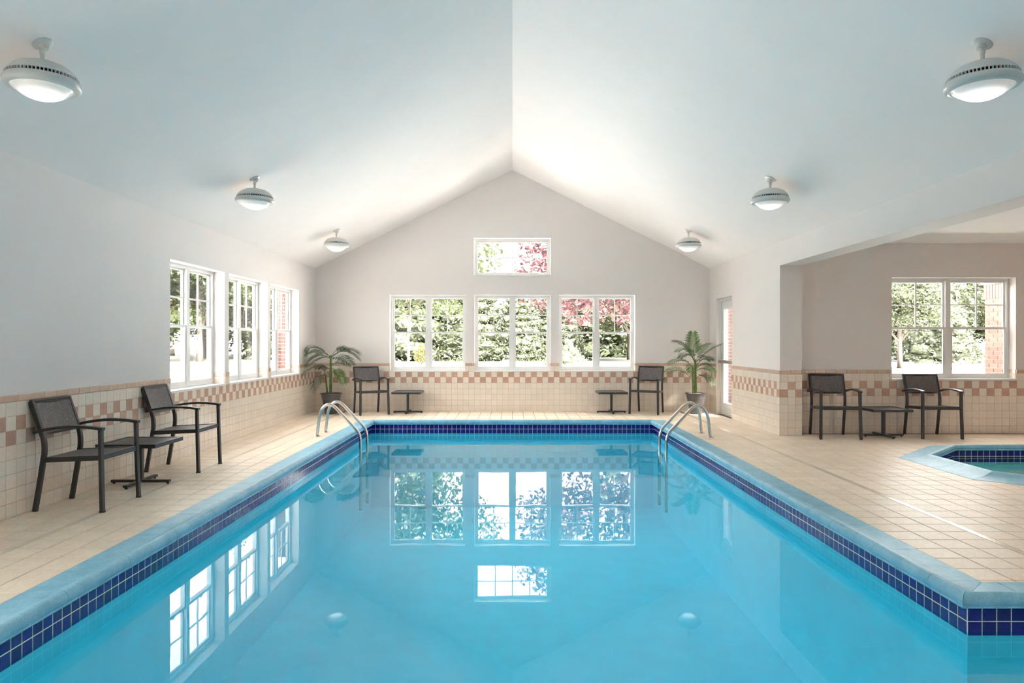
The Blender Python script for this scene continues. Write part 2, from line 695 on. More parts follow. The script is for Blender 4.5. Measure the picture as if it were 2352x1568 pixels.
def lay(parent, cells, frame, mat, name, thick, chamfer, gap, field, limit=300, seed=1, uneven=0.0):
    """cells: (u0,u1,v0,v1). The pieces that show largest become objects, the rest one joined part"""
    U, V, N, O = [Vector(a) for a in frame]
    rnd = random.Random(seed)
    rank = []
    for c in cells:
        u, v = (c[0] + c[1]) / 2, (c[2] + c[3]) / 2
        cs = [px(O + U * a + V * b) for a, b in ((c[0], c[2]), (c[1], c[2]), (c[1], c[3]), (c[0], c[3]))]
        area = 0.0
        if all(cs):
            for i in range(4):
                a, b = cs[i], cs[(i + 1) % 4]
                area += a[0] * b[1] - a[1] * b[0]
            area = abs(area) / 2
            mx = sum(a[0] for a in cs) / 4
            my = sum(a[1] for a in cs) / 4
            if not (-20 < mx < 2372 and -20 < my < 1588):
                area *= 1e-6
        rank.append((area, c, u, v))
    rank.sort(key=lambda r: -r[0])
    rot = Matrix((U, V, N)).transposed().to_4x4()
    rest = MB()
    n = 0
    for area, c, u, v in rank:
        w, h = c[1] - c[0] - gap, c[3] - c[2] - gap
        if w < 0.004 or h < 0.004:
            continue
        dz = rnd.uniform(-uneven, uneven)
        pos = O + U * u + V * v + N * dz
        if n < limit and area > 1.0:
            link(name, tile_mesh(w, h, thick, chamfer, mat, name), parent, Matrix.Translation(pos) @ rot)
            n += 1
        else:
            vs, fs = tile_geo(w, h, thick, chamfer)
            rest.add([pos + U * a + V * b + N * q for a, b, q in vs], fs)
    if rest.v:
        o = rest.build(field, mat, parent, fix=False)
        o['kind'] = 'stuff'


def cut(u0, u1, v0, v1, holes):
    """a cell minus the window openings that cross it"""
    out = [(u0, u1)]
    for h0, h1, z0, z1 in holes:
        if v1 <= z0 + 0.03 or v0 >= z1 - 0.001:
            continue
        nx = []
        for a, b in out:
            if b <= h0 or a >= h1:
                nx.append((a, b))
                continue
            if a < h0:
                nx.append((a, h0))
            if b > h1:
                nx.append((h1, b))
        out = nx
    return [(a, b, v0, v1) for a, b in out if b - a > 0.012]


def wainscot(parent, u0, u1, ug, parity, frame, holes, seed):
    """tile wainscot along a wall: eight rows, two of them chequered, under a narrow cap"""
    beige, acc, cap = [], [], []
    i0 = math.floor((u0 - ug) / TILE)
    i1 = math.ceil((u1 - ug) / TILE)
    for i in range(i0, i1):
        a, b = max(u0, ug + i * TILE), min(u1, ug + (i + 1) * TILE)
        if b - a < 0.01:
            continue
        for r in range(8):
            cs = cut(a, b, r * TILE, (r + 1) * TILE, holes)
            dark = (r == 6 and (i + parity) % 2 == 0) or (r == 5 and (i + parity) % 2 == 1)
            (acc if dark else beige).extend(cs)
    L = 0.1524
    k = 0
    while u0 + k * L < u1 - 0.01:
        cap.extend(cut(u0 + k * L, min(u1, u0 + (k + 1) * L), WAINS, WAINS + CAPH, holes))
        k += 1
    lay(parent, beige, frame, M['beige'], 'wall_tile', 0.0065, 0.0014, 0.0034, 'wall_tile_field', seed=seed)
    lay(parent, acc, frame, M['accent'], 'accent_tile', 0.0065, 0.0014, 0.0034, 'accent_tile_field', seed=seed + 1)
    lay(parent, cap, frame, M['cap'], 'cap_tile', 0.011, 0.005, 0.0022, 'cap_tile_field', seed=seed + 2)


def columns(us, holes, z0, ztop):
    """solid pieces of a wall between breakpoints us: (ua, ub, zlo, (zhi_a, zhi_b))"""
    out = []
    for a, b in zip(us[:-1], us[1:]):
        if b - a < 1e-6:
            continue
        m = (a + b) / 2
        hs = sorted([(h[2], h[3]) for h in holes if h[0] - 1e-6 <= m <= h[1] + 1e-6])
        z = z0
        for lo, hi in hs:
            out.append((a, b, z, (lo, lo)))
            z = hi
        out.append((a, b, z, (ztop(a), ztop(b))))
    return out


def wall(name, us, holes, ztop, fn, thick, z0=-0.15):
    b = MB()
    us = sorted(set(us + [h[0] for h in holes] + [h[1] for h in holes]))
    for a, c, lo, (ha, hc) in columns(us, holes, z0, ztop):
        b.prism([(a, lo), (c, lo), (c, hc), (a, ha)], fn, 0.0, thick)
    o = b.build(name, M['wall'])
    o['kind'] = 'structure'
    return o


def grout_strip(parent, us, holes, fn):
    b = MB()
    us = sorted(set(us + [h[0] for h in holes] + [h[1] for h in holes]))
    for a, c, lo, (ha, hc) in columns(us, [(h[0], h[1], h[2], 9) for h in holes], 0.0, lambda u: WAINS + CAPH - 0.003):
        if lo > 1.0:
            continue
        hi = min(ha, WAINS + CAPH - 0.003)
        b.prism([(a, lo), (c, lo), (c, hi), (a, hi)], fn, -0.004, -0.0005)
    return b.build('tile_grout', M['wallgrout'], parent)


SILL = 0.787
HEAD = 2.264

# ---- far gable wall
HB = [(-2.391, -0.914, SILL, HEAD), (-0.738, 0.738, SILL, HEAD), (0.909, 2.391, SILL, HEAD)]
HB_UP = (-0.752, 0.748, 2.646, 3.372)
fn_b = lambda u, z, d: (u, YB + d, z)
wall_back = wall('wall_back', [-XW - 0.25, -XW, 0.0, XW, XW + 0.22], HB + [HB_UP],
                 lambda u: RIDGE - SL * min(abs(u), XW) + 0.06, fn_b, 0.24)
grout_strip(wall_back, [-XW, XW], HB, fn_b)
FR_B = ((1, 0, 0), (0, 0, 1), (0, -1, 0), (0, YB - 0.003, 0))
wainscot(wall_back, -XW, XW, -2.287, 0, FR_B, HB, 11)

# ---- left wall
HL = [(7.872, 9.368, SILL, HEAD + 0.012), (9.509, 11.011, SILL, HEAD + 0.012), (11.148, 12.625, SILL, HEAD + 0.012)]
HL2 = [(2.20, 3.70, SILL, HEAD), (0.56, 2.06, SILL, HEAD)]  # unseen windows added to brighten the near half of the hall
fn_l = lambda u, z, d: (-XW - d, u, z)
wall_left = wall('wall_left', [YN, YB], HL + HL2, lambda u: EAVE + 0.06, fn_l, 0.24)
grout_strip(wall_left, [YN, YB], HL + HL2, fn_l)
FR_L = ((0, -1, 0), (0, 0, 1), (1, 0, 0), (-XW + 0.003, 0, 0))
wainscot(wall_left, -YB, -3.2, -5.4217 - 0.1104, 0, FR_L, [(-h[1], -h[0], h[2], h[3]) for h in HL + HL2], 21)

# ---- right wall: pier with the door recess, then the beam over the opening
DR0, DR1, DRH = 12.28, 13.22, 2.16
HR = [(DR0, DR1, -0.15, DRH)]
fn_r = lambda u, z, d: (XW + d, u, z)
wall_right = wall('wall_right', [YPIL + 0.27, YB], HR, lambda u: EAVE + 0.06, fn_r, 0.22)
b = MB()
b.box(XW, XP, YPIL, YA, -0.15, EAVE + 0.06)
o = b.build('wall_end', M['wall'], wall_right)
FR_R = ((0, 1, 0), (0, 0, 1), (-1, 0, 0), (XW - 0.003, 0, 0))
HRT = [(DR0, DR1, -1, 3)]
grout_strip(wall_right, [YPIL, DR0], [], fn_r)
wainscot(wall_right, YPIL - 0.008, DR0, YPIL - 0.008, 1, FR_R, [], 31)
wainscot(wall_right, DR1, YB, DR1, 0, FR_R, [], 35)
fn_e = lambda u, z, d: (u, YPIL + d, z)
grout_strip(wall_right, [XW, XP], [], fn_e)
FR_E = ((1, 0, 0), (0, 0, 1), (0, -1, 0), (0, YPIL - 0.003, 0))
wainscot(wall_right, XW, XP, XW, 1, FR_E, [], 41)

b = MB()
b.box(XW, XP, YN, YPIL, 2.444, EAVE + 0.08)
beam = b.build('trim_beam', M['wall'])
beam['kind'] = 'structure'

# ---- alcove wall with its wide window
HA = [(5.594, 7.425, 0.797, 2.296)]
fn_a = lambda u, z, d: (u, YA + d, z)
wall_alcove = wall('wall_alcove', [XW + 0.22, XA + 0.2], HA, lambda u: ZA + 0.1, fn_a, 0.24)
grout_strip(wall_alcove, [XP, XA], HA, fn_a)
FR_A = ((1, 0, 0), (0, 0, 1), (0, -1, 0), (0, YA - 0.003, 0))
wainscot(wall_alcove, XP, XA, 4.893, 0, FR_A, HA, 51)

HS = [(-0.9, 1.5, 0.50, 2.40)]  # unseen opening added to let more daylight onto the right deck
wall_spa = wall('wall_spa_side', [YN, YA], HS, lambda u: ZA + 0.1, lambda u, z, d: (XA + d, u, z), 0.24)
b = MB()
b.prism([(-XW - 0.25, -1.7), (XA + 0.2, -1.7), (XA + 0.2, EAVE), (XW, EAVE + 0.06), (0, RIDGE + 0.06), (-XW, EAVE + 0.06), (-XW - 0.25, EAVE)],
        lambda u, z, d: (u, YN - d, z), 0.0, 0.2)
o = b.build('wall_front', M['bounce_wall'])
o['kind'] = 'structure'

# ---- ceilings
for nm, s in (('ceiling_left_slope', -1), ('ceiling_right_slope', 1)):
    b = MB()
    e = 0.5
    xe = XW + (e if s < 0 else 0.30)
    b.prism([(0, RIDGE), (s * xe, RIDGE - SL * xe), (s * xe, RIDGE - SL * xe + 0.2), (0, RIDGE + 0.2)],
            lambda u, z, d: (u, d, z), YN - 0.2, YB + 0.6)
    o = b.build(nm, M['ceiling'])
    o['kind'] = 'structure'
b = MB()
b.box(XP, XA + 0.2, YN - 0.2, YA + 0.24, ZA, ZA + 0.15)
o = b.build('ceiling_alcove', M['ceiling'])
o['kind'] = 'structure'


# ------------------------------------------------------------------ windows
def jamb_tiles(parent, fn_pt):
    pass


def window(idx, label, loc, rz, W, H, kind='pair', depth=0.145):
    """local x along the wall, y outwards, z up from the sill; interior wall face at y = -depth"""
    root = thing('window_%d' % idx, label, 'window', loc, rz)
    root['kind'] = 'structure'
    fr = 0.038
    b = MB()
    b.ring(-W / 2, W / 2, 0, H, fr, 0.0, 0.075)
    b.build('window_frame', M['trim'], root)
    b = MB()
    b.box(-W / 2 - 0.002, W / 2 + 0.002, -depth - 0.018, 0.002, -0.022, 0.004)
    b.build('window_sill', M['trim'], root)
    if kind == 'pair':
        b = MB()
        b.box(-0.036, 0.036, -0.006, 0.075, fr * 0.5, H - fr * 0.5)
        b.build('mullion', M['trim'], root)
        mid = H / 2
        for s in (-1, 1):
            xa, xb = (-W / 2 + fr, -0.036) if s < 0 else (0.036, W / 2 - fr)
            xm = (xa + xb) / 2
            b = MB()
            b.ring(xa, xb, mid - 0.012, H - fr, 0.026, 0.034, 0.062, wb=0.034)
            up = b.build('upper_sash', M['trim'], root)
            b = MB()
            z0, z1 = mid + 0.022, H - fr - 0.026
            zm = (z0 + z1) / 2
            w = 0.009
            b.box(xm - w, xm + w, 0.038, 0.056, z0 - 0.004, z1 + 0.004)
            b.build('muntin', M['trim'], up)
            b = MB()
            b.box(xa + 0.022, xb - 0.022, 0.0385, 0.0555, zm - w, zm + w)
            b.build('muntin', M['trim'], up)
            b = MB()
            b.box(xa + 0.022, xb - 0.022, 0.046, 0.049, z0 - 0.006, z1 + 0.006)
            b.build('pane', M['glass'], up)
            b = MB()
            b.ring(xa, xb, fr, mid + 0.022, 0.034, 0.004, 0.032, wb=0.042, wt=0.034)
            lo = b.build('lower_sash', M['trim'], root)
            b = MB()
            b.box(xa + 0.03, xb - 0.03, 0.016, 0.019, fr + 0.036, mid - 0.008)
            b.build('pane', M['glass'], lo)
            b = MB()
            b.box(xm - 0.03, xm + 0.03, -0.006, 0.02, mid + 0.022, mid + 0.034)
            b.build('sash_lock', M['trim'], lo)
    else:
        b = MB()
        b.ring(-W / 2 + fr, W / 2 - fr, fr, H - fr, 0.03, 0.02, 0.055)
        sh = b.build('fixed_sash', M['trim'], root)
        xa, xb, z0, z1 = -W / 2 + fr + 0.03, W / 2 - fr - 0.03, fr + 0.03, H - fr - 0.03
        for k in (1, 2, 3):
            xm = xa + (xb - xa) * k / 4
            b = MB()
            b.box(xm - 0.009, xm + 0.009, 0.028, 0.046, z0 - 0.004, z1 + 0.004)
            b.build('muntin', M['trim'], sh)
        b = MB()
        b.box(xa - 0.004, xb + 0.004, 0.0285, 0.0455, (z0 + z1) / 2 - 0.009, (z0 + z1) / 2 + 0.009)
        b.build('muntin', M['trim'], sh)
        b = MB()
        b.box(xa - 0.006, xb + 0.006, 0.036, 0.039, z0 - 0.006, z1 + 0.006)
        b.build('pane', M['glass'], sh)
    return root


DEP = 0.145
wi = 1
for h, lab in zip(HB, ('white double window in the far gable wall, left one of the lower three',
                       'white double window in the far gable wall, middle one under the high window',
                       'white double window in the far gable wall, right one of the lower three')):
    window(wi, lab, ((h[0] + h[1]) / 2, YB + DEP, h[2]), 0, h[1] - h[0], h[3] - h[2])
    portal(((h[0] + h[1]) / 2, YB + 0.235, (h[2] + h[3]) / 2), (R(-90), 0, 0), h[1] - h[0], h[3] - h[2])
    wi += 1
h = HB_UP
window(wi, 'high white eight-pane window under the ridge of the gable', ((h[0] + h[1]) / 2, YB + DEP, h[2]), 0, h[1] - h[0], h[3] - h[2], 'fixed')
portal(((h[0] + h[1]) / 2, YB + 0.235, (h[2] + h[3]) / 2), (R(-90), 0, 0), h[1] - h[0], h[3] - h[2])
wi += 1
for h, lab in zip(HL, ('white double window in the left wall, next to the sling chair',
                       'white double window in the left wall, middle of three',
                       'white double window in the left wall, beside the corner palm')):
    window(wi, lab, (-XW - DEP, (h[0] + h[1]) / 2, h[2]), R(90), h[1] - h[0], h[3] - h[2])
    portal((-XW - 0.235, (h[0] + h[1]) / 2, (h[2] + h[3]) / 2), (R(90), 0, R(-90)), h[1] - h[0], h[3] - h[2])
    wi += 1
h = HA[0]
window(wi, 'wide white double window over the chairs in the spa alcove', ((h[0] + h[1]) / 2, YA + DEP, h[2]), 0, h[1] - h[0], h[3] - h[2])
portal(((h[0] + h[1]) / 2, YA + 0.235, (h[2] + h[3]) / 2), (R(-90), 0, 0), h[1] - h[0], h[3] - h[2])


for h, lab in zip(HL2, ('added unseen white double window for light, left wall beside the camera', 'added unseen white double window for light, left wall behind the camera')):
    window(wi + 1, lab, (-XW - DEP, (h[0] + h[1]) / 2, h[2]), R(90), h[1] - h[0], h[3] - h[2])
    portal((-XW - 0.235, (h[0] + h[1]) / 2, (h[2] + h[3]) / 2), (R(90), 0, R(-90)), h[1] - h[0], h[3] - h[2])
    wi += 1


h = HS[0]
window(wi + 1, 'added unseen wide white double window for light, side wall beyond the hot tub', (XA + DEP, (h[0] + h[1]) / 2, h[2]), R(-90), h[1] - h[0], h[3] - h[2])
portal((XA + 0.235, (h[0] + h[1]) / 2, (h[2] + h[3]) / 2), (R(90), 0, R(90)), h[1] - h[0], h[3] - h[2])

# tiles that return into the window reveals
def reveal(parent, frame, holes):
    b1, b2 = [], []
    for f, z0 in holes:
        c = [(0.004, 0.074, z0, WAINS), (0.074, 0.142, z0, WAINS)]
        lay(parent, c, f, M['beige'], 'wall_tile', 0.006, 0.0012, 0.0024, 'reveal_tile_field')
        lay(parent, [(0.004, 0.142, WAINS, WAINS + CAPH)], f, M['cap'], 'cap_tile', 0.008, 0.003, 0.0022, 'reveal_cap_field')


for h in HB:
    reveal(wall_back, None, [(((0, 1, 0), (0, 0, 1), (1, 0, 0), (h[0], YB, 0)), SILL + 0.004),
                             (((0, 1, 0), (0, 0, 1), (-1, 0, 0), (h[1], YB, 0)), SILL + 0.004)])
for h in HL:
    reveal(wall_left, None, [(((-1, 0, 0), (0, 0, 1), (0, -1, 0), (-XW, h[1], 0)), SILL + 0.004)])
for h in HA:
    reveal(wall_alcove, None, [(((0, 1, 0), (0, 0, 1), (-1, 0, 0), (h[1], YA, 0)), 0.801)])

# ------------------------------------------------------------------ door at the far end of the right wall
door = thing('door_1', 'white glazed exit door with push bar, recessed beside the right palm', 'door', (XW + 0.09, (DR0 + DR1) / 2, 0), 0)
door['kind'] = 'structure'
W2 = (DR1 - DR0) / 2
# local frame: x outwards, y along the wall
b = MB()
for s in (-1, 1):
    pass
o4 = [(-W2, 0), (W2, 0), (W2, DRH), (-W2, DRH)]


def ring_yz(b, y0, y1, z0, z1, w, x0, x1, wb=None, wt=None):
    m = MB()
    m.ring(y0, y1, z0, z1, w, x0, x1, wb, wt)
    b.add([(y, x, z) for x, y, z in m.v], m.f)


b = MB()
ring_yz(b, -W2 + 0.002, W2 - 0.002, 0.0, DRH - 0.002, 0.055, -0.02, 0.10, wb=0.012)
b.build('door_frame', M['trim'], door)
b = MB()
ring_yz(b, -W2 + 0.058, W2 - 0.058, 0.016, DRH - 0.06, 0.10, 0.0, 0.045, wb=0.19, wt=0.13)
leaf = b.build('door_leaf', M['trim'], door)
b = MB()
ring_yz(b, -W2 + 0.152, W2 - 0.152, 0.20, DRH - 0.184, 0.022, -0.008, 0.053)
b.build('glazing_bead', M['trim'], leaf)
b = MB()
b.box(0.020, 0.026, -W2 + 0.16, W2 - 0.16, 0.21, DRH - 0.19)
b.build('pane', M['glass'], leaf)
b = MB()
b.box(-0.075, -0.035, -W2 + 0.06, W2 - 0.07, 0.955, 1.015)
bar = b.build('push_bar', M['doorsteel'], door)
b = MB()
b.box(-0.04, 0.002, W2 - 0.15, W2 - 0.07, 0.950, 1.020)
b.build('bar_bracket', M['doorsteel'], bar)
b = MB()
b.box(-0.04, 0.002, -W2 + 0.06, -W2 + 0.14, 0.950, 1.020)
b.build('bar_bracket', M['doorsteel'], bar)
# tiles in the far door reveal
lay(wall_right, [(0.002, 0.086, r * TILE, (r + 1) * TILE) for r in range(8)],
    ((1, 0, 0), (0, 0, 1), (0, -1, 0), (XW, DR1, 0)), M['beige'], 'wall_tile', 0.006, 0.0012, 0.0024, 'door_reveal_field')

# ------------------------------------------------------------------ deck
DT = 0.2032
b = MB()


def slab(x0, x1, y0, y1):
    b.box(x0, x1, y0, y1, -0.14, -0.0065)


slab(-XW, -XC + 0.03, YN, YB)
slab(-XC + 0.03, XC - 0.03, YCF - 0.03, YB)
slab(XC - 0.03, 4.30, YCN - 0.03, YB)
slab(4.30, 7.84, YCN - 0.03, 5.75)
slab(4.30, 7.84, 9.29, YA)
slab(7.84, XA, YN, YA)
slab(-XC + 0.03, 7.84, YN, YPE)
slab(4.30, 7.84, YPE, YCN - 0.03)
# ring between that square and the octagonal spa
AO = 1.58


def octo(ap):
    r = ap / math.cos(PI / 8)
    return [(SPA[0] + r * math.cos(PI / 8 + k * PI / 4), SPA[1] + r * math.sin(PI / 8 + k * PI / 4)) for k in range(8)]


oc = octo(AO - 0.05)
sq = []
for x, y in oc:
    dx, dy = x - SPA[0], y - SPA[1]
    k = 1.77 / max(abs(dx), abs(dy))
    sq.append((SPA[0] + dx * k, SPA[1] + dy * k))
for k in range(8):
    j = (k + 1) % 8
    b.prism([oc[k], sq[k], sq[j], oc[j]] if abs(abs(sq[k][0] - sq[j][0]) - 0) < 1e-6 or abs(sq[k][1] - sq[j][1]) < 1e-6 else
            [oc[k], sq[k], (sq[k][0] if abs(abs(sq[k][0] - SPA[0]) - 1.77) < 1e-6 else sq[j][0], sq[k][1] if abs(abs(sq[k][1] - SPA[1]) - 1.77) < 1e-6 else sq[j][1]), sq[j], oc[j]],
            lambda u, v, d: (u, v, d), -0.14, -0.0065)
floor = b.build('floor', M['floorgrout'])
floor['kind'] = 'structure'

xs_r = [XC + i * DT for i in range(4)] + [XC + 3 * DT + 0.05 + i * DT for i in range(40)]
cols = []
for i in range(3):
    cols.append((XC + i * DT, XC + (i + 1) * DT))
x0 = XC + 3 * DT + 0.05
while x0 < XA - 0.01:
    cols.append((x0, min(x0 + DT, XA)))
    x0 += DT
rows = []
y0 = YCN
rows.append((YCN, 3.956))
y0 = 3.956
while y0 < 12.08:
    rows.append((y0, y0 + DT))
    y0 += DT
ysplit = y0
for i in range(4):
    rows.append((y0, y0 + DT))
    y0 += DT
yd = y0
y0 += 0.05
while y0 < YB - 0.02:
    rows.append((y0, min(y0 + DT, YB)))
    y0 += DT
cells = []
for (ya, yb) in rows:
    for (xa, xb) in cols:
        mx, my = (xa + xb) / 2, (ya + yb) / 2
        xlim = XW if my > YA else XA
        if my > YPIL and my < YA and XW < mx < XP:
            continue
        if xa >= xlim - 0.015:
            continue
        xb2 = min(xb, xlim)
        # spa
        q = [(xa, ya), (xb, ya), (xb, yb), (xa, yb)]
        def ins(p, ap):
            dx, dy = abs(p[0] - SPA[0]), abs(p[1] - SPA[1])
            return max(dx, dy, (dx + dy) * math.sqrt(0.5)) < ap
        if all(ins(p, AO - 0.004) for p in q):
            continue
        if any(ins(p, AO - 0.25) for p in q):
            continue
        if my < YA and yb > YA and xb > XP:
            cells.append((xa, xb2, ya, YA))
            continue
        cells.append((xa, xb2, ya, yb))
    for (xa, xb) in cols:
        if xa >= XW - 0.015:
            continue
        cells.append((-min(xb, XW), -xa, ya, yb))
y1 = 3.956
while y1 > YN + 0.1:
    for (xa, xb) in cols:
        if xa >= XW - 0.015:
            continue
        cells.append((-min(xb, XW), -xa, y1 - DT, y1))
    y1 -= DT
cells = [c for c in cells if not (c[0] < 0 and abs(c[2] - YCN) < 1e-6 and abs(c[3] - 3.956) < 1e-6)]
x0 = -XC
nb = 26
wb_ = 2 * XC / nb
for (ya, yb) in [r for r in rows if r[0] >= ysplit - 1e-6]:
    for i in range(nb):
        cells.append((-XC + i * wb_, -XC + (i + 1) * wb_, max(ya, YCF), yb))
lay(floor, cells, ((1, 0, 0), (0, 1, 0), (0, 0, 1), (0, 0, -0.009)), M['floor_tile'], 'floor_tile', 0.009, 0.0026, 0.0075,
    'floor_tile_field', seed=61, uneven=0.0006)

# slotted drain that runs round the pool deck
xd = XC + 3 * DT
for nm, (x0, x1, y0, y1) in (('left', (-xd - 0.05, -xd, YN, yd + 0.05)), ('right', (xd, xd + 0.05, YCN, yd + 0.05)), ('back', (-xd, xd, yd, yd + 0.05))):
    b = MB()
    b.box(x0 + 0.001, x1 - 0.001, y0 + 0.001, y1 - 0.001, -0.0105, -0.0062)
    d = b.build('deck_drain', M['drain_dark'], floor)
    b = MB()
    if nm != 'back':
        b.box(x0 + 0.001, x0 + 0.008, y0, y1, -0.006, 0.0)
        b.box(x1 - 0.008, x1 - 0.001, y0, y1, -0.006, 0.0)
        y = max(y0, 3.0) + 0.01
        while y < y1 - 0.02:
            b.box(x0 + 0.008, x1 - 0.008, y, y + 0.0172, -0.005, -0.0004)
            y += 0.021
    else:
        b.box(x0, x1, y0 + 0.001, y0 + 0.008, -0.006, 0.0)
        b.box(x0, x1, y1 - 0.008, y1 - 0.001, -0.006, 0.0)
        x = x0 + 0.01
        while x < x1 - 0.02:
            b.box(x, x + 0.0172, y0 + 0.008, y1 - 0.008, -0.005, -0.0004)
            x += 0.021
    g = b.build('drain_grate', M['drain'], d)
    g['kind'] = 'stuff'

# ------------------------------------------------------------------ pool
pool = thing('swimming_pool', 'indoor pool with light blue rounded coping and cobalt waterline tiles', 'pool', (0, 0, 0))
XR = 4.30
pl = [(-XT, YPE), (XR, YPE), (XR, YPN), (XT, YPN), (XT, YPF), (-XT, YPF)]
b = MB()
ZB = -1.45
n = len(pl)
vs = [(x, y, -0.03) for x, y in pl] + [(x, y, ZB) for x, y in pl]
fs = [(i, (i + 1) % n, n + (i + 1) % n, n + i) for i in range(n)]
fs += [(n + 0, n + 1, n + 2, n + 3), (n + 0, n + 3, n + 4, n + 5)]
b.add(vs, fs)
b.build('basin', M['plaster'], pool, fix=False)
# grout bed of the tile band
b = MB()
n0 = len(pl)
ins_ = 0.0015
pi_ = [(-XT + ins_, YPE), (XR - ins_, YPE), (XR - ins_, YPN - ins_), (XT - ins_, YPN - ins_), (XT - ins_, YPF - ins_), (-XT + ins_, YPF - ins_)]
ZT = -0.046
PT = 0.0762
vs = [(x, y, ZT + 0.006) for x, y in pi_] + [(x, y, ZT - 2 * PT - 0.003) for x, y in pi_]
fs = [(i, i + 1, n0 + i + 1, n0 + i) for i in range(1, 5)] + [(5, 0, n0 + 0, n0 + 5)]
b.add(vs, fs)
b.build('tile_bed', M['poolgrout'], pool, fix=False)
allc = []


def pool_cells(L):
    k = int(L / PT + 0.5)
    w = L / k
    return [(i * w, (i + 1) * w, r, r + PT) for i in range(k) for r in (ZT - PT, ZT - 2 * PT)]


e = 0.0012
lay(pool, [c for c in pool_cells(YPF - YPE) if YPF - c[0] > 2.4], ((0, -1, 0), (0, 0, 1), (1, 0, 0), (-XT + e, YPF, 0)), M['cobalt'], 'pool_tile', 0.0016, 0.0007, 0.0058, 'pool_tile_field', limit=120, seed=71)
lay(pool, pool_cells(2 * XT), ((1, 0, 0), (0, 0, 1), (0, -1, 0), (-XT, YPF - e, 0)), M['cobalt'], 'pool_tile', 0.0016, 0.0007, 0.0058, 'pool_tile_field', limit=62, seed=72)
lay(pool, pool_cells(YPF - YPN), ((0, 1, 0), (0, 0, 1), (-1, 0, 0), (XT - e, YPN, 0)), M['cobalt'], 'pool_tile', 0.0016, 0.0007, 0.0058, 'pool_tile_field', limit=110, seed=73)
lay(pool, pool_cells(XR - XT), ((1, 0, 0), (0, 0, 1), (0, -1, 0), (XT, YPN - e, 0)), M['cobalt'], 'pool_tile', 0.0016, 0.0007, 0.0058, 'pool_tile_field', limit=12, seed=74)

# coping: distance d from the nose outwards, height z
CP = [(0.058, -0.041), (0.016, -0.042), (0.006, -0.039), (0.003, -0.033), (0.008, -0.028), (0.002, -0.020), (-0.001, -0.006), (0.001, 0.010),
      (0.008, 0.026), (0.020, 0.036), (0.036, 0.0395), (0.054, 0.034), (0.072, 0.025), (0.088, 0.0145), (0.106, 0.0065), (0.135, 0.0028), (0.22, 0.0018), (0.289, 0.0018), (0.289, -0.05), (0.058, -0.05)]


def coping_stone(parent, a, b_, inward, cut_a=0.0, cut_b=0.0, prof=CP, dz=0.0, gap=0.0016):
    """a, b_: ends of the nose line; inward: unit vector from nose outwards over the deck; cut: mitre (extra length per distance)"""
    a, b_, q = Vector((*a, 0)), Vector((*b_, 0)), Vector((*inward, 0))
    t = (b_ - a).normalized()
    m = MB()
    vs = []
    for base, sgn, ct in ((a, 1, cut_a), (b_, -1, cut_b)):
        for d, z in prof:
            p = base + q * d + t * (sgn * gap - sgn * ct * d)
            vs.append((p.x, p.y, z + dz))
    k = len(prof)
    fs = [(i, (i + 1) % k, k + (i + 1) % k, k + i) for i in range(k)]
    fs += [tuple(range(k - 1, -1, -1)), tuple(range(k, 2 * k))]
    m.add(vs, fs)
    return m.build('coping_stone', M['coping'], parent, smooth=True)


# left run, far run, right run, near right run
js = [YPE]
y = 3.69 - 0.6 * 6
ys = []
while y < YNF - 0.35:
    if y > YPE + 0.2:
        ys.append(y)
    y += 0.5985
ed = [-1.2] + [v for v in ys if v > -1.0] + [YNF]
for a, c in zip(ed[:-1], ed[1:]):
    coping_stone(pool, (-NOSE, a), (-NOSE, c), (-1, 0), 0, 1.0 if c == YNF else 0.0)
ed = [-NOSE, -1.938, -1.3355, -0.733, -0.1305, 0.472, 1.0745, 1.677, NOSE]
for a, c in zip(ed[:-1], ed[1:]):
    coping_stone(pool, (a, YNF), (c, YNF), (0, 1), 1.0 if a == -NOSE else 0.0, 1.0 if c == NOSE else 0.0)
ed = [YNN] + [3.941 + 0.603 * i for i in range(13)] + [YNF]
for a, c in zip(ed[:-1], ed[1:]):
    coping_stone(pool, (NOSE, a), (NOSE, c), (1, 0), -1.0 if a == YNN else 0.0, 1.0 if c == YNF else 0.0)
ed = [NOSE, 2.705, 3.30, 3.90, XR + 0.05]
for a, c in zip(ed[:-1], ed[1:]):
    coping_stone(pool, (a, YNN), (c, YNN), (0, 1), -1.0 if a == NOSE else 0.0, 0.0)

# water body, a solid that reaches a little behind the basin walls
g = 0.012
pw = [(-XT - g, YPE - g), (XR + g, YPE - g), (XR + g, YPN + g), (XT + g, YPN + g), (XT + g, YPF + g), (-XT - g, YPF + g)]
b = MB()
b.prism(pw, lambda u, v, d: (u, v, d), WATER, ZB - g)
o = b.build('pool_water', M['water'])
tag(o, 'still turquoise water filling the rectangular pool', 'water')

# ------------------------------------------------------------------ spa
spa = thing('hot_tub', 'octagonal sunken hot tub with blue coping at the right edge', 'hot tub', (SPA[0], SPA[1], 0))


def oct0(ap):
    r = ap / math.cos(PI / 8)
    return [(r * math.cos(PI / 8 + k * PI / 4), r * math.sin(PI / 8 + k * PI / 4)) for k in range(8)]


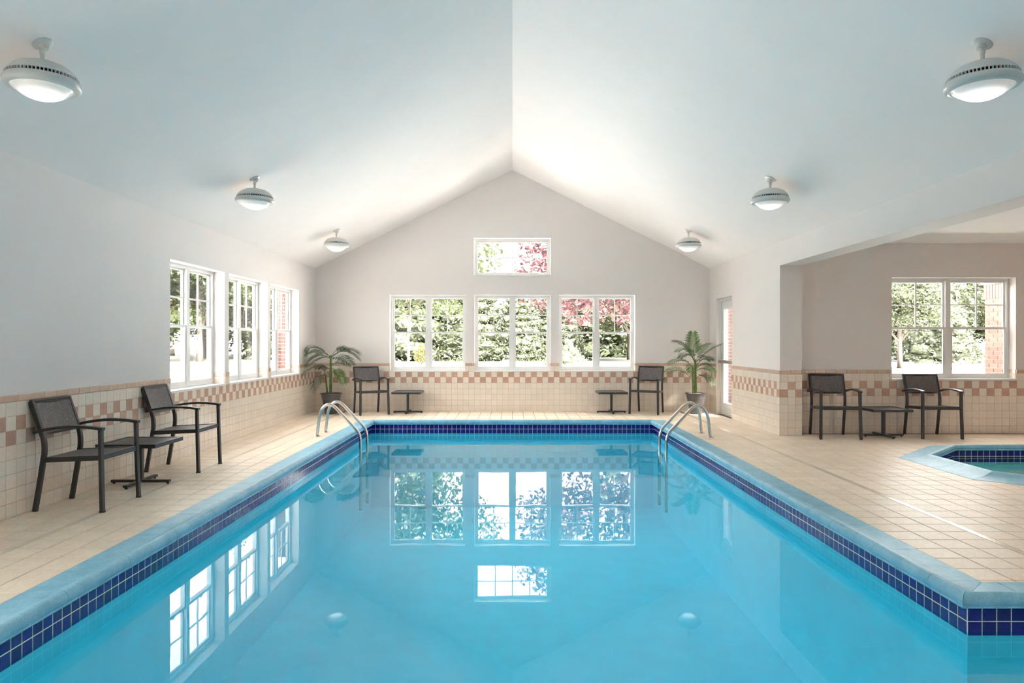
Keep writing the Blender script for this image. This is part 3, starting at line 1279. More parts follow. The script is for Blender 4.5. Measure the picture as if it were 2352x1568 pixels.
AN = 1.25
AT = 1.295
SP = [(0.06, -0.014), (0.016, -0.015), (0.005, -0.010), (0.004, -0.003), (0.008, 0.003), (0.002, 0.010), (0.0, 0.024), (0.003, 0.040),
      (0.012, 0.052), (0.026, 0.058), (0.045, 0.058), (0.07, 0.050), (0.10, 0.038), (0.14, 0.024), (0.20, 0.012), (0.26, 0.006), (0.329, 0.003), (0.329, -0.05), (0.06, -0.05)]
nz = oct0(AN)
tn = math.tan(PI / 8)
for k in range(8):
    p, q = nz[k], nz[(k + 1) % 8]
    an = PI / 4 * (k + 1)
    inn = (math.cos(an), math.sin(an))
    mid_ = ((p[0] + q[0]) / 2, (p[1] + q[1]) / 2)
    coping_stone(spa, p, mid_, inn, tn, 0.0, SP)
    coping_stone(spa, mid_, q, inn, 0.0, tn, SP)
b = MB()
o8 = oct0(AT)
vs = [(x, y, -0.012) for x, y in o8] + [(x, y, -0.95) for x, y in o8]
fs = [(i, (i + 1) % 8, 8 + (i + 1) % 8, 8 + i) for i in range(8)] + [tuple(range(8, 16))]
b.add(vs, fs)
b.build('basin', M['plaster'], spa, fix=False)
b = MB()
o8 = oct0(AT - 0.0015)
vs = [(x, y, -0.008) for x, y in o8] + [(x, y, -0.172) for x, y in o8]
fs = [(i, (i + 1) % 8, 8 + (i + 1) % 8, 8 + i) for i in range(8)]
b.add(vs, fs)
b.build('tile_bed', M['poolgrout'], spa, fix=False)
b = MB()
b.lathe([(1.27, -0.52), (0.82, -0.52), (0.82, -0.94)], 8)
bench = MB()
i8, j8 = oct0(0.80), oct0(AT - 0.003)
vs = [(x, y, -0.55) for x, y in i8] + [(x, y, -0.55) for x, y in j8] + [(x, y, -0.95) for x, y in i8]
fs = [(i, (i + 1) % 8, 8 + (i + 1) % 8, 8 + i) for i in range(8)] + [(i, (i + 1) % 8, 16 + (i + 1) % 8, 16 + i) for i in range(8)]
bench.add(vs, fs)
bench.build('bench', M['plaster'], spa)
side = 2 * AT * tn
ks = int(side / PT + 0.5)
ws = side / ks
for k in (1, 2, 0, 3):
    an = PI / 4 * (k)
    # inner faces on the far half, seen from the camera
for k in range(8):
    an = PI / 4 * k
    nrm = Vector((-math.cos(an), -math.sin(an), 0))
    u = Vector((0, 0, 1)).cross(nrm) * -1
    u = Vector((0, 0, 1)).cross(nrm)
    org = Vector((SPA[0], SPA[1], 0)) - nrm * (AT - e) - u * (side / 2)
    cl = [(i * ws, (i + 1) * ws, -0.014 - (r + 1) * PT, -0.014 - r * PT) for i in range(ks) for r in (0, 1)]
    holder = spa
    U, V, N = u, Vector((0, 0, 1)), nrm
    lay(holder, cl, (U, V, N, org - Vector((SPA[0], SPA[1], 0))), M['cobalt'], 'spa_tile', 0.0016, 0.0007, 0.0058, 'spa_tile_field', limit=(30 if k in (2, 3) else 0), seed=80 + k)
b = MB()
b.prism(oct0(AT + 0.01), lambda u, v, d: (SPA[0] + u, SPA[1] + v, d), -0.105, -0.965)
o = b.build('spa_water', M['spawater'])
tag(o, 'still pale green water in the octagonal hot tub', 'water')


# ------------------------------------------------------------------ ceiling lamps
def lamp(loc, label):
    """loc: point on the sloping ceiling; the fixture hangs plumb below it"""
    side = -1 if loc[0] < 0 else 1
    root = thing('pendant_lamp', label, 'lamp', loc, 0, 'round pendant lamps on the sloping ceiling')
    # canopy lies on the slope
    b = MB()
    b.lathe([(0.0, 0.004), (0.060, 0.002), (0.060, -0.006), (0.052, -0.011), (0.034, -0.014), (0.030, -0.020), (0.027, -0.034), (0.018, -0.045), (0.0, -0.047)], 28)
    th = math.atan(SL)
    rm = Matrix.Rotation(th if side > 0 else -th, 4, 'Y')
    b.v = [tuple(rm @ Vector(p)) for p in b.v]
    b.build('canopy', M['lampmetal'], root, smooth=True)
    dx = -side * -0.0
    b = MB()
    b.lathe([(0.0, -0.036), (0.0135, -0.036), (0.0165, -0.042), (0.0165, -0.066), (0.0135, -0.070), (0.0, -0.070)], 12)
    st = b.build('collar', M['lampmetal'], root, smooth=True)
    b = MB()
    b.lathe([(0.0, -0.066), (0.0125, -0.066), (0.0125, -0.132), (0.0, -0.132)], 14)
    b.build('stem', M['lampmetal'], root, smooth=True)
    z = -0.118
    b = MB()
    b.lathe([(0.0, z), (0.05, z - 0.003), (0.095, z - 0.011), (0.135, z - 0.026), (0.165, z - 0.047), (0.187, z - 0.072), (0.198, z - 0.094), (0.186, z - 0.094), (0.0, z - 0.080)], 56)
    b.build('housing', M['lampmetal'], root, smooth=True)
    b = MB()
    b.lathe([(0.182, z - 0.090), (0.182, z - 0.120)], 56)
    vr = b.build('vent_band', M['lampdark'], root, smooth='all')
    b = MB()
    for k in range(60):
        a = 2 * PI * k / 60
        c, s = math.cos(a), math.sin(a)
        w = 0.0030
        m = MB()
        m.box(0.183, 0.2, -w, w, z - 0.1165, z - 0.0935)
        b.add([(x * c - y * s, x * s + y * c, q) for x, y, q in m.v], m.f)
    fn = b.build('vent_fin', M['lampmetal'], vr)
    fn['kind'] = 'stuff'
    b = MB()
    b.lathe([(0.180, z - 0.114), (0.203, z - 0.114), (0.211, z - 0.124), (0.215, z - 0.138), (0.213, z - 0.152), (0.204, z - 0.164), (0.190, z - 0.170), (0.176, z - 0.170), (0.172, z - 0.160)], 56)
    b.build('rim', M['lampmetal'], root, smooth=True)
    b = MB()
    prof = []
    n = 36
    for i in range(n + 1):
        t = i / n
        r = 0.171 * (1 - t)
        zz = z - 0.166 - 0.074 * (1 - (r / 0.171) ** 2.1)
        rib = 0.0030 if (i % 2 == 0 and r > 0.03) else 0.0
        prof.append((r if i < n else 0.0, zz + rib))
    b.lathe(prof, 56)
    ob = b.build('lens', M['lens'], root, smooth=True)
    return root


LX = 2.96
lamp0 = None
for y, side, lab in ((4.42, -1, 'large pendant lamp nearest the camera on the left ceiling slope'), (8.06, -1, 'middle pendant lamp on the left ceiling slope, above the windows'),
                     (11.8, -1, 'small far pendant lamp on the left slope near the gable corner'),
                     (4.42, 1, 'large pendant lamp nearest the camera on the right ceiling slope'), (8.06, 1, 'middle pendant lamp on the right ceiling slope, above the beam'),
                     (11.8, 1, 'small far pendant lamp on the right slope above the door corner')):
    lamp((side * LX, y, ceil_z(LX)), lab)


# ------------------------------------------------------------------ chairs and tables
def arc(pts, n=6):
    """Catmull-Rom through points"""
    P = [Vector(p) for p in pts]
    P = [P[0] * 2 - P[1]] + P + [P[-1] * 2 - P[-2]]
    out = []
    for i in range(1, len(P) - 2):
        for k in range(n):
            t = k / n
            a, b_, c, d = P[i - 1], P[i], P[i + 1], P[i + 2]
            out.append(0.5 * ((2 * b_) + (c - a) * t + (2 * a - 5 * b_ + 4 * c - d) * t * t + (3 * b_ - a - 3 * c + d) * t ** 3))
    out.append(P[-2])
    return out


def back_y(z):
    """where the back post stands at height z (local y, chair faces +y)"""
    pts = [(0, -0.285), (0.40, -0.222), (0.47, -0.212), (0.56, -0.216), (0.63, -0.236), (0.875, -0.318)]
    for (z0, y0), (z1, y1) in zip(pts[:-1], pts[1:]):
        if z <= z1:
            return y0 + (y1 - y0) * (z - z0) / (z1 - z0)
    return pts[-1][1]


def make_chair(label):
    t = thing('sling_chair', label, 'chair', (0, 0, 0), 0, 'charcoal sling armchairs along the walls')
    for s in (-1, 1):
        b = MB()
        b.sweep([(s * 0.268, 0.268, 0.012), (s * 0.262, 0.255, 0.40), (s * 0.260, 0.250, 0.652)], 0.040, 0.028, (0, 1, 0), 0.004)
        lg = b.build('leg', M['alu'], t)
        b = MB()
        b.box(s * 0.268 - 0.012, s * 0.268 + 0.012, 0.249, 0.287, 0.0, 0.013)
        b.build('glide', M['glide'], lg)
        b = MB()
        post = arc([(s * 0.232, -0.285, 0.012), (s * 0.232, -0.250, 0.22), (s * 0.232, -0.222, 0.40), (s * 0.232, -0.212, 0.47), (s * 0.232, -0.216, 0.56),
                    (s * 0.232, -0.236, 0.63), (s * 0.232, -0.277, 0.753), (s * 0.232, -0.318, 0.872)], 4)
        b.sweep(post, 0.032, 0.036, (0, 1, 0), 0.004)
        lg = b.build('leg', M['alu'], t)
        b = MB()
        b.box(s * 0.232 - 0.012, s * 0.232 + 0.012, -0.304, -0.268, 0.0, 0.013)
        b.build('glide', M['glide'], lg)
        b = MB()
        ap = arc([(s * 0.252, -0.275, 0.628), (s * 0.258, -0.16, 0.655), (s * 0.261, 0.0, 0.674), (s * 0.261, 0.15, 0.671), (s * 0.260, 0.272, 0.655)], 5)
        b.sweep(ap, 0.050, 0.023, (0, 0, 1), 0.004)
        b.build('armrest', M['alu'], t)
        b = MB()
        b.sweep([(s * 0.240, -0.218, 0.408), (s * 0.250, 0.25, 0.428)], 0.024, 0.040, (0, 0, 1), 0.003)
        b.build('side_rail', M['alu'], t)
    b = MB()
    b.sweep([(-0.258, 0.246, 0.428), (0.258, 0.246, 0.428)], 0.026, 0.042, (0, 0, 1), 0.003)
    b.build('front_rail', M['alu'], t)
    b = MB()
    b.sweep([(-0.226, -0.212, 0.408), (0.226, -0.212, 0.408)], 0.024, 0.030, (0, 0, 1), 0.003)
    b.build('rear_rail', M['alu'], t)
    # seat: a gently sagging sling
    b = MB()
    nx, ny = 8, 8
    vs = []
    for k in (0, 1):
        for j in range(ny + 1):
            for i in range(nx + 1):
                u, v = i / nx, j / ny
                w = 0.232 + 0.012 * v
                x = -w + 2 * w * u
                y = -0.208 + 0.452 * v
                z = 0.423 + 0.020 * v - 0.014 * math.sin(PI * u) * math.sin(PI * v) - 0.004 * k
                vs.append((x, y, z))
    m = (nx + 1) * (ny + 1)
    fs = []
    for j in range(ny):
        for i in range(nx):
            a = j * (nx + 1) + i
            fs.append((a, a + 1, a + nx + 2, a + nx + 1))
            fs.append((m + a, m + a + nx + 1, m + a + nx + 2, m + a + 1))
    for i in range(nx):
        fs += [(i, m + i, m + i + 1, i + 1), (ny * (nx + 1) + i, ny * (nx + 1) + i + 1, m + ny * (nx + 1) + i + 1, m + ny * (nx + 1) + i)]
    for j in range(ny):
        a, c = j * (nx + 1), j * (nx + 1) + nx
        fs += [(a, a + nx + 1, m + a + nx + 1, m + a), (c, m + c, m + c + nx + 1, c + nx + 1)]
    b.add(vs, fs)
    b.build('seat', M['fabric'], t, smooth=True)
    # back: rails and sling
    b = MB()
    b.sweep([(-0.244, -0.3155, 0.862), (0.244, -0.3155, 0.862)], 0.026, 0.040, (0, 0.3, 1), 0.003)
    b.build('top_rail', M['alu'], t)
    b = MB()
    b.sweep([(-0.222, -0.232, 0.612), (0.222, -0.232, 0.612)], 0.020, 0.022, (0, 0.3, 1), 0.003)
    b.build('lower_rail', M['alu'], t)
    b = MB()
    vs = []
    for k in (0, 1):
        for j in range(ny + 1):
            for i in range(nx + 1):
                u, v = i / nx, j / ny
                x = -0.222 + 0.444 * u
                z = 0.606 + 0.248 * v
                y = back_y(z) + 0.010 - 0.022 * math.sin(PI * u) * (0.55 + 0.45 * math.sin(PI * v)) + 0.004 * k
                vs.append((x, y, z))
    b.add(vs, fs)
    b.build('backrest', M['fabric'], t, smooth=True)
    return t


def make_table(label):
    t = thing('side_table', label, 'table', (0, 0, 0), 0, 'low charcoal side tables between the chairs')
    a = 0.272
    b = MB()
    b2 = MB()
    b2.ring(-a, a, -a, a, 0.034, 0.374, 0.410)
    b.add([(x, z, y) for x, y, z in b2.v], b2.f)
    b.build('top_frame', M['alu'], t)
    w = (2 * a - 0.068) / 7
    for k in range(7):
        b = MB()
        b.add(*tile_geo(w - 0.003, 2 * a - 0.069, 0.018, 0.002))
        o = b.build('slat', M['alu_top'], t)
        o.location = (-a + 0.034 + (k + 0.5) * w, 0, 0.388)
    b = MB()
    b.prism([(-0.13, 0.374), (-0.10, 0.360), (0.10, 0.360), (0.13, 0.374), (0.13, 0.388), (-0.13, 0.388)], lambda u, v, d: (u, d, v), -0.022, 0.022)
    b.build('top_bracket', M['alu'], t)
    b = MB()
    b.sweep([(0, 0, 0.030), (0, 0, 0.362)], 0.042, 0.042, (0, 1, 0), 0.004)
    b.build('post', M['alu'], t)
    for k in (0, 1):
        b = MB()
        d = Vector((1, 0, 0)) if k == 0 else Vector((0, 1, 0))
        b.sweep([d * -0.275 + Vector((0, 0, 0.027)), d * 0.275 + Vector((0, 0, 0.027))], 0.042, 0.024 - 0.001 * k, (0, 0, 1), 0.003)
        bar = b.build('foot_bar', M['alu'], t)
        for s in (-1, 1):
            b = MB()
            b.lathe([(0.0, 0.0), (0.012, 0.0), (0.012, 0.016), (0.0, 0.016)], 10, tuple(d * s * 0.255))
            b.build('glide', M['glide'], bar)
    return t


chair0 = make_chair('charcoal sling armchair nearest the camera, by the left wall')
chair0.location = (-3.500, 5.80, 0)
chair0.rotation_euler = (0, 0, R(-90))
dup(chair0, (-3.495, 7.48, 0), R(-90), 'charcoal sling armchair by the left wall, under the first window')
dup(chair0, (-2.66, 13.15, 0), R(180 + 28), 'charcoal sling armchair at the far wall beside the left palm')
dup(chair0, (2.55, 13.27, 0), R(180 - 25), 'charcoal sling armchair at the far wall beside the right palm')
dup(chair0, (4.550, 9.94, 0), R(180 - 5), 'charcoal sling armchair in the spa alcove, next to the wall end')
dup(chair0, (5.955, 9.97, 0), R(180 - 2), 'charcoal sling armchair in the spa alcove, under the wide window')
table0 = make_table('low charcoal pedestal table between the two left wall chairs')
table0.location = (-3.525, 6.66, 0)
dup(table0, (-1.985, 13.34, 0), 0, 'low charcoal pedestal table at the far wall, left of the pool centre')
dup(table0, (1.880, 13.34, 0), 0, 'low charcoal pedestal table at the far wall, right of the pool centre')
dup(table0, (5.27, 9.97, 0), 0, 'low charcoal pedestal table between the alcove chairs')


# ------------------------------------------------------------------ pool ladders
def make_ladder(label):
    """stands on the +x edge of the pool in local terms: x grows over the deck; origin at the nose"""
    t = thing('pool_ladder', label, 'ladder', (0, 0, 0))
    P = [(0.455, 0, 0.004), (0.440, 0, 0.14), (0.424, 0, 0.27), (0.405, 0, 0.345), (0.370, 0, 0.408), (0.318, 0, 0.448), (0.262, 0, 0.452), (0.205, 0, 0.420),
         (0.150, 0, 0.365), (0.0, 0, 0.205), (-0.10, 0, 0.098), (-0.138, 0, 0.045), (-0.157, 0, -0.02), (-0.164, 0, -0.10), (-0.165, 0, -0.5), (-0.165, 0, -1.05)]
    for s in (-1, 1):
        y = s * 0.226
        b = MB()
        pts = arc([(p[0], y, p[2]) for p in P], 4)
        b.tube(pts, 0.0215, 16)
        r = b.build('rail', M['steel'], t, smooth='all')
        b = MB()
        b.lathe([(0.022, 0.016), (0.034, 0.012), (0.050, 0.004), (0.052, 0.0005), (0.022, 0.0005)], 24, (0.455, y, 0))
        b.build('flange', M['steel'], r, smooth=True)
    for z in (-0.28, -0.56, -0.84):
        b = MB()
        b.box(-0.205, -0.125, -0.215, 0.215, z - 0.02, z)
        b.build('tread', M['trim'], t)
    return t


lad = make_ladder('stainless pool ladder on the left edge, in front of the left palm')
lad.location = (-NOSE, 10.235, 0)
lad.rotation_euler = (0, 0, PI)
dup(lad, (NOSE, 10.105, 0), 0, 'stainless pool ladder on the right edge, in front of the right palm')


# ------------------------------------------------------------------ potted palms
def frond(parent, p0, p1, p2, n, ll, mat, seed, lift=0.25, lim=(-9, 9, 9)):
    """a feather leaf: rachis along a quadratic curve, thin leaflets on both sides"""
    rnd = random.Random(seed)
    p0, p1, p2 = Vector(p0), Vector(p1), Vector(p2)

    def at(t):
        return p0 * (1 - t) ** 2 + p1 * 2 * t * (1 - t) + p2 * t * t

    def tan(t):
        return ((p1 - p0) * (1 - t) + (p2 - p1) * t).normalized()
    b = MB()
    b.tube([at(k / 10) for k in range(11)], [0.006 - 0.0046 * k / 10 for k in range(11)], 6)
    r0 = Vector((rnd.uniform(-0.3, 0.3), rnd.uniform(-0.3, 0.3), 1))
    for k in range(n):
        t = 0.22 + 0.78 * (k + 0.5) / n
        T = tan(t)
        S = T.cross(r0)
        if S.length < 0.25:
            S = T.cross(Vector((0, 1, 0.2)))
        S.normalize()
        Nn = S.cross(T).normalized()
        L = ll * (math.sin(PI * (0.12 + 0.80 * t)) ** 0.7) * rnd.uniform(0.88, 1.08)
        for s in (-1, 1):
            fwd = 0.55 + 0.7 * t
            d = (S * s + T * fwd + Nn * (lift + rnd.uniform(-0.08, 0.12))).normalized()
            a = at(t)
            q1 = a + d * L * 0.5
            q2 = a + d * L + Vector((0, 0, -0.22 * L)) * rnd.uniform(0.6, 1.3)
            wv = (T - d * T.dot(d)).normalized() * (0.0050 + 0.010 * L)
            q15 = a + d * L * 0.8 + Vector((0, 0, -0.10 * L))
            q2 = q2 + Vector((0, 0, -0.06 * L))
            pts = [a - wv * 0.4, a + wv * 0.4, q1 + wv, q1 - wv, q15 + wv * 0.7, q15 - wv * 0.7, q2]
            b.add([(min(max(p.x, lim[0]), lim[1]), min(p.y, lim[2]), p.z) for p in pts], [(0, 1, 2, 3), (3, 2, 4, 5), (5, 4, 6)])
    return b.build('frond', mat, parent, smooth='all', fix=False)


def palm(name_label, loc, canes, fronds, filler):
    t = thing('potted_palm', name_label, 'plant', loc)
    b = MB()
    b.lathe([(0.0, 0.0), (0.108, 0.0), (0.116, 0.01), (0.128, 0.10), (0.150, 0.22), (0.160, 0.272), (0.167, 0.276), (0.169, 0.288), (0.167, 0.296), (0.178, 0.345), (0.186, 0.372),
             (0.202, 0.376), (0.204, 0.386), (0.200, 0.389), (0.182, 0.386), (0.172, 0.352), (0.0, 0.352)], 40)
    b.build('pot', M['pot'], t, smooth=True)
    b = MB()
    b.lathe([(0.0, 0.388 if filler else 0.372), (0.06, 0.384 if filler else 0.370), (0.13, 0.372 if filler else 0.364), (0.174, 0.358), (0.174, 0.350)], 28)
    b.build('pot_filling' if filler else 'soil', M['pebble'] if filler else M['soil'], t, smooth=True)
    for (x, y, x1, y1, z1, r) in canes:
        b = MB()
        n = 14
        pts, rr = [], []
        for k in range(n + 1):
            u = k / n
            pts.append((x + (x1 - x) * u, y + (y1 - y) * u, 0.34 + (z1 - 0.34) * u))
            rr.append(r * (1.15 - 0.45 * u) * (1.10 if k % 2 else 0.97))
        b.tube(pts, rr, 10)
        b.build('cane', M['cane'], t, smooth='all')
    for i, f in enumerate(fronds):
        frond(t, f[0], f[1], f[2], f[3], f[4] * 1.12, M['frond_light'] if f[5] else M['frond_dark'], 300 + i + int(abs(loc[0]) * 10 + (loc[0] > 0) * 77), f[6] if len(f) > 6 else 0.25,
              (-0.425, 9, 0.46) if loc[0] < 0 else (-9, 0.375, 0.45))
    return t


palm('potted palm with drooping dark fronds in the far left corner', (-3.40, 13.17, 0),
     [(-0.01, 0.0, -0.012, 0.0, 1.10, 0.024), (-0.075, 0.02, -0.11, 0.0, 0.72, 0.016)],
     [((-0.02, 0.0, 1.06), (-0.27, -0.10, 1.36), (-0.40, -0.28, 1.17), 20, 0.20, 0),
      ((-0.02, -0.01, 1.07), (-0.20, -0.15, 1.24), (-0.41, -0.22, 1.10), 20, 0.19, 1),
      ((-0.03, 0.0, 1.05), (-0.25, -0.10, 1.18), (-0.40, -0.20, 0.92), 20, 0.21, 0),
      ((-0.02, -0.02, 1.06), (-0.13, -0.25, 1.10), (-0.30, -0.42, 0.90), 18, 0.19, 0),
      ((0.0, 0.0, 1.08), (0.17, 0.05, 1.34), (0.30, 0.06, 1.16), 20, 0.19, 1),
      ((0.0, 0.0, 1.06), (0.26, -0.08, 1.30), (0.53, -0.10, 1.02), 24, 0.25, 0),
      ((0.02, 0.0, 1.03), (0.20, -0.22, 1.14), (0.44, -0.30, 0.93), 22, 0.21, 0),
      ((0.02, 0.0, 1.07), (0.28, 0.10, 1.30), (0.46, 0.18, 1.12), 22, 0.22, 0),
      ((-0.02, 0.0, 0.84), (-0.25, -0.20, 0.98), (-0.41, -0.45, 0.74), 20, 0.20, 0),
      ((-0.09, -0.01, 0.70), (-0.16, -0.22, 0.84), (-0.19, -0.34, 0.46), 18, 0.22, 0),
      ((0.02, 0.0, 0.84), (0.14, -0.10, 0.86), (0.27, -0.16, 0.58), 18, 0.15, 1),
      ((0.01, 0.0, 0.92), (0.12, 0.10, 0.98), (0.24, 0.18, 0.88), 14, 0.12, 0),
      ((-0.09, 0.0, 0.70), (-0.20, 0.10, 0.95), (-0.30, 0.18, 0.84), 16, 0.15, 0)], False)
palm('potted palm with upright bright green fronds beside the exit door', (3.45, 13.20, 0),
     [(-0.045, 0.0, -0.06, 0.0, 0.86, 0.020), (0.0, 0.0, -0.012, 0.0, 1.02, 0.024)],
     [((-0.02, 0.0, 0.98), (-0.04, 0.10, 1.28), (-0.04, 0.06, 1.52), 24, 0.21, 1, 0.1),
      ((-0.03, 0.0, 0.98), (-0.18, 0.05, 1.34), (-0.44, 0.0, 1.36), 22, 0.17, 0),
      ((-0.03, -0.02, 0.98), (-0.17, -0.15, 1.30), (-0.40, -0.25, 1.17), 22, 0.18, 1),
      ((-0.03, -0.02, 0.96), (-0.15, -0.2, 1.22), (-0.36, -0.32, 1.06), 22, 0.17, 0),
      ((-0.06, 0.0, 0.86), (-0.22, -0.05, 1.10), (-0.53, -0.12, 0.94), 22, 0.18, 1),
      ((-0.06, 0.0, 0.62), (-0.28, -0.05, 0.92), (-0.57, -0.10, 0.78), 18, 0.19, 1),
      ((0.0, 0.0, 0.98), (0.14, 0.12, 1.26), (0.34, 0.24, 1.32), 22, 0.17, 1),
      ((0.0, -0.02, 0.97), (0.18, -0.22, 1.22), (0.36, -0.42, 1.30), 24, 0.19, 1),
      ((0.0, 0.0, 0.96), (0.10, -0.25, 1.16), (0.16, -0.42, 1.02), 20, 0.18, 0),
      ((0.0, 0.0, 0.90), (0.14, 0.05, 1.08), (0.30, 0.10, 1.00), 20, 0.16, 0),
      ((0.0, 0.0, 0.84), (0.14, 0.0, 1.00), (0.29, -0.06, 0.87), 18, 0.17, 0),
      ((0.0, 0.0, 0.80), (0.12, -0.2, 0.92), (0.24, -0.34, 0.80), 18, 0.15, 1),
      ((0.0, -0.01, 0.66), (0.10, -0.15, 0.82), (0.22, -0.28, 0.58), 18, 0.17, 0),
      ((-0.05, 0.0, 0.84), (-0.10, -0.2, 1.0), (-0.17, -0.32, 0.80), 18, 0.16, 1)], True)

# ------------------------------------------------------------------ outside: ground
GZ = -0.15
b = MB()
gx = [-90, -XW - 0.2, XA + 0.15, 110]
gy = [-30, YN - 0.15, YA + 0.2, YB + 0.2, 160]
for i in range(3):
    for j in range(4):
        if (i == 1 and j == 1) or (i == 1 and j == 2):
            continue
        b.box(gx[i], gx[i + 1], gy[j], gy[j + 1], GZ - 0.2, GZ)
b.box(XW + 0.2, gx[2], gy[2], gy[3], GZ - 0.2, GZ)
o = b.build('ground', M['lawn'])
o['kind'] = 'structure'


def patch(name, x0, x1, y0, y1, z, mat):
    b = MB()
    b.box(x0, x1, y0, y1, GZ - 0.02, GZ + z)
    o = b.build(name, mat)
    o['kind'] = 'structure'


patch('street', -12.0, 60, 16.5, 49.0, 0.012, M['street'])
patch('street', -19.0, -14.0, -10.0, 60.0, 0.010, M['asphalt'])
patch('ground_bounce', -11.3, -4.25, -10.0, 24.0, 0.012, M['bounce_ground'])  # unseen ground added to bounce daylight up through the left windows
patch('ground_bounce', 9.4, 15.0, -10.0, 6.0, 0.012, M['bounce_ground'])  # unseen ground added to bounce daylight into the side window
patch('kerb', -12.0, 60, 49.0, 49.3, 0.12, M['curb'])
patch('sidewalk', -4.2, 12, 14.6, 16.2, 0.02, M['curb'])
patch('ground_meadow', -19.0, 110, 50.0, 120.0, 0.10, M['meadow'])
patch('ground_meadow', -80.0, -20.0, -10.0, 120.0, 0.10, M['meadow'])
patch('ground_island', 18.5, 26, 36.4, 40.0, 0.10, M['lawn'])


# ------------------------------------------------------------------ outside: trees
_ico = None


def ico():
    global _ico
    if _ico is None:
        bm = bmesh.new()
        bmesh.ops.create_icosphere(bm, subdivisions=2, radius=1.0)
        bm.verts.ensure_lookup_table()
        _ico = ([v.co.copy() for v in bm.verts], [tuple(v.index for v in f.verts) for f in bm.faces])
        bm.free()
    return _ico


def leaf_cloud(b, rnd, blobs, n, size, droop=0.0, core=0.58):
    if core:
        iv, if_ = ico()
        for (cx, cy_, cz, rx, ry, rz_) in blobs:
            b.add([(cx + v.x * rx * core * (k := rnd.uniform(0.88, 1.10)), cy_ + v.y * ry * core * k, cz + v.z * rz_ * core * k) for v in iv], if_)
    tot = sum(r[3] * r[4] * r[5] for r in blobs)
    for (cx, cy_, cz, rx, ry, rz_) in blobs:
        k = max(8, int(n * rx * ry * rz_ / tot))
        for _ in range(k):
            while True:
                d = Vector((rnd.gauss(0, 1), rnd.gauss(0, 1), rnd.gauss(0, 1)))
                if d.length > 0.01:
                    break
            d.normalize()
            q = 0.50 + 0.54 * rnd.random()
            p = Vector((cx + d.x * rx * q, cy_ + d.y * ry * q, cz + d.z * rz_ * q))
            a = Vector((rnd.gauss(0, 1), rnd.gauss(0, 1), rnd.gauss(0, 0.6) - droop)).normalized()
            c = a.cross(Vector((rnd.gauss(0, 1), rnd.gauss(0, 1), rnd.gauss(0, 1)))).normalized()
            s = size * rnd.uniform(0.6, 1.3)
            b.add([p - a * s, p + c * s * 0.45, p + a * s, p - c * s * 0.45], [(0, 1, 2, 3)])


def broad_tree(label, loc, trunk_h, trunk_r, blobs, n, size, mat, bark, seed, group=None, droop=0.0, name='broadleaf_tree', core=0.52):
    rnd = random.Random(seed)
    t = thing(name, label, 'tree', loc, 0, group)
    b = MB()
    top = max(bb[2] for bb in blobs)
    b.tube([(0, 0, -0.1), (0.02, 0, trunk_h * 0.5), (0, 0.02, trunk_h), (0.05, 0.0, top)], [trunk_r * 1.25, trunk_r, trunk_r * 0.85, trunk_r * 0.3], 10)
    b.build('trunk', bark, t, smooth='all')
    for bb in blobs[:5]:
        b = MB()
        b.tube([(0, 0, trunk_h * 0.85), (bb[0] * 0.5, bb[1] * 0.5, (trunk_h + bb[2]) * 0.52), (bb[0], bb[1], bb[2])], [trunk_r * 0.55, trunk_r * 0.35, trunk_r * 0.12], 7)
        b.build('branch', bark, t, smooth='all')
    b = MB()
    leaf_cloud(b, rnd, blobs, n, size, droop, core)
    o = b.build('crown', mat, t, fix=False)
    o['kind'] = 'stuff'
    return t


def conifer(label, loc, h, r, n, size, mat, seed, group=None, base=0.4):
    rnd = random.Random(seed)
    t = thing('conifer', label, 'tree', loc, 0, group)
    b = MB()
    b.tube([(0, 0, -0.1), (0, 0, h * 0.5), (0, 0, h * 0.98)], [r * 0.07, r * 0.045, 0.02], 8)
    b.build('trunk', M['bark'], t, smooth='all')
    blobs = []
    lv = 15
    for i in range(lv):
        f = i / (lv - 1)
        z = base + (h - base) * f
        rr = r * (1 - f) ** 0.85 + 0.12
        k = max(3, int(9 * (1 - f) + 3))
        for j in range(k):
            a = 2 * PI * (j + rnd.random() * 0.6) / k
            d = rr * rnd.uniform(0.45, 0.75)
            blobs.append((math.cos(a) * d, math.sin(a) * d, z - 0.12 * rr + rnd.uniform(-0.2, 0.2), rr * 0.50, rr * 0.50, 0.36 + 0.16 * rr))
    b = MB()
    leaf_cloud(b, rnd, blobs, n, size, 0.3)
    o = b.build('crown', mat, t, fix=False)
    o['kind'] = 'stuff'
    return t


def blob_set(rnd, n, R0, zc, rz_, br):
    out = []
    for i in range(n):
        a = 2 * PI * i / n + rnd.uniform(-0.4, 0.4)
        d = R0 * rnd.uniform(0.3, 0.85)
        out.append((math.cos(a) * d, math.sin(a) * d, zc + rnd.uniform(-rz_, rz_), br * rnd.uniform(0.8, 1.2), br * rnd.uniform(0.8, 1.2), br * rnd.uniform(0.6, 0.95)))
    return out


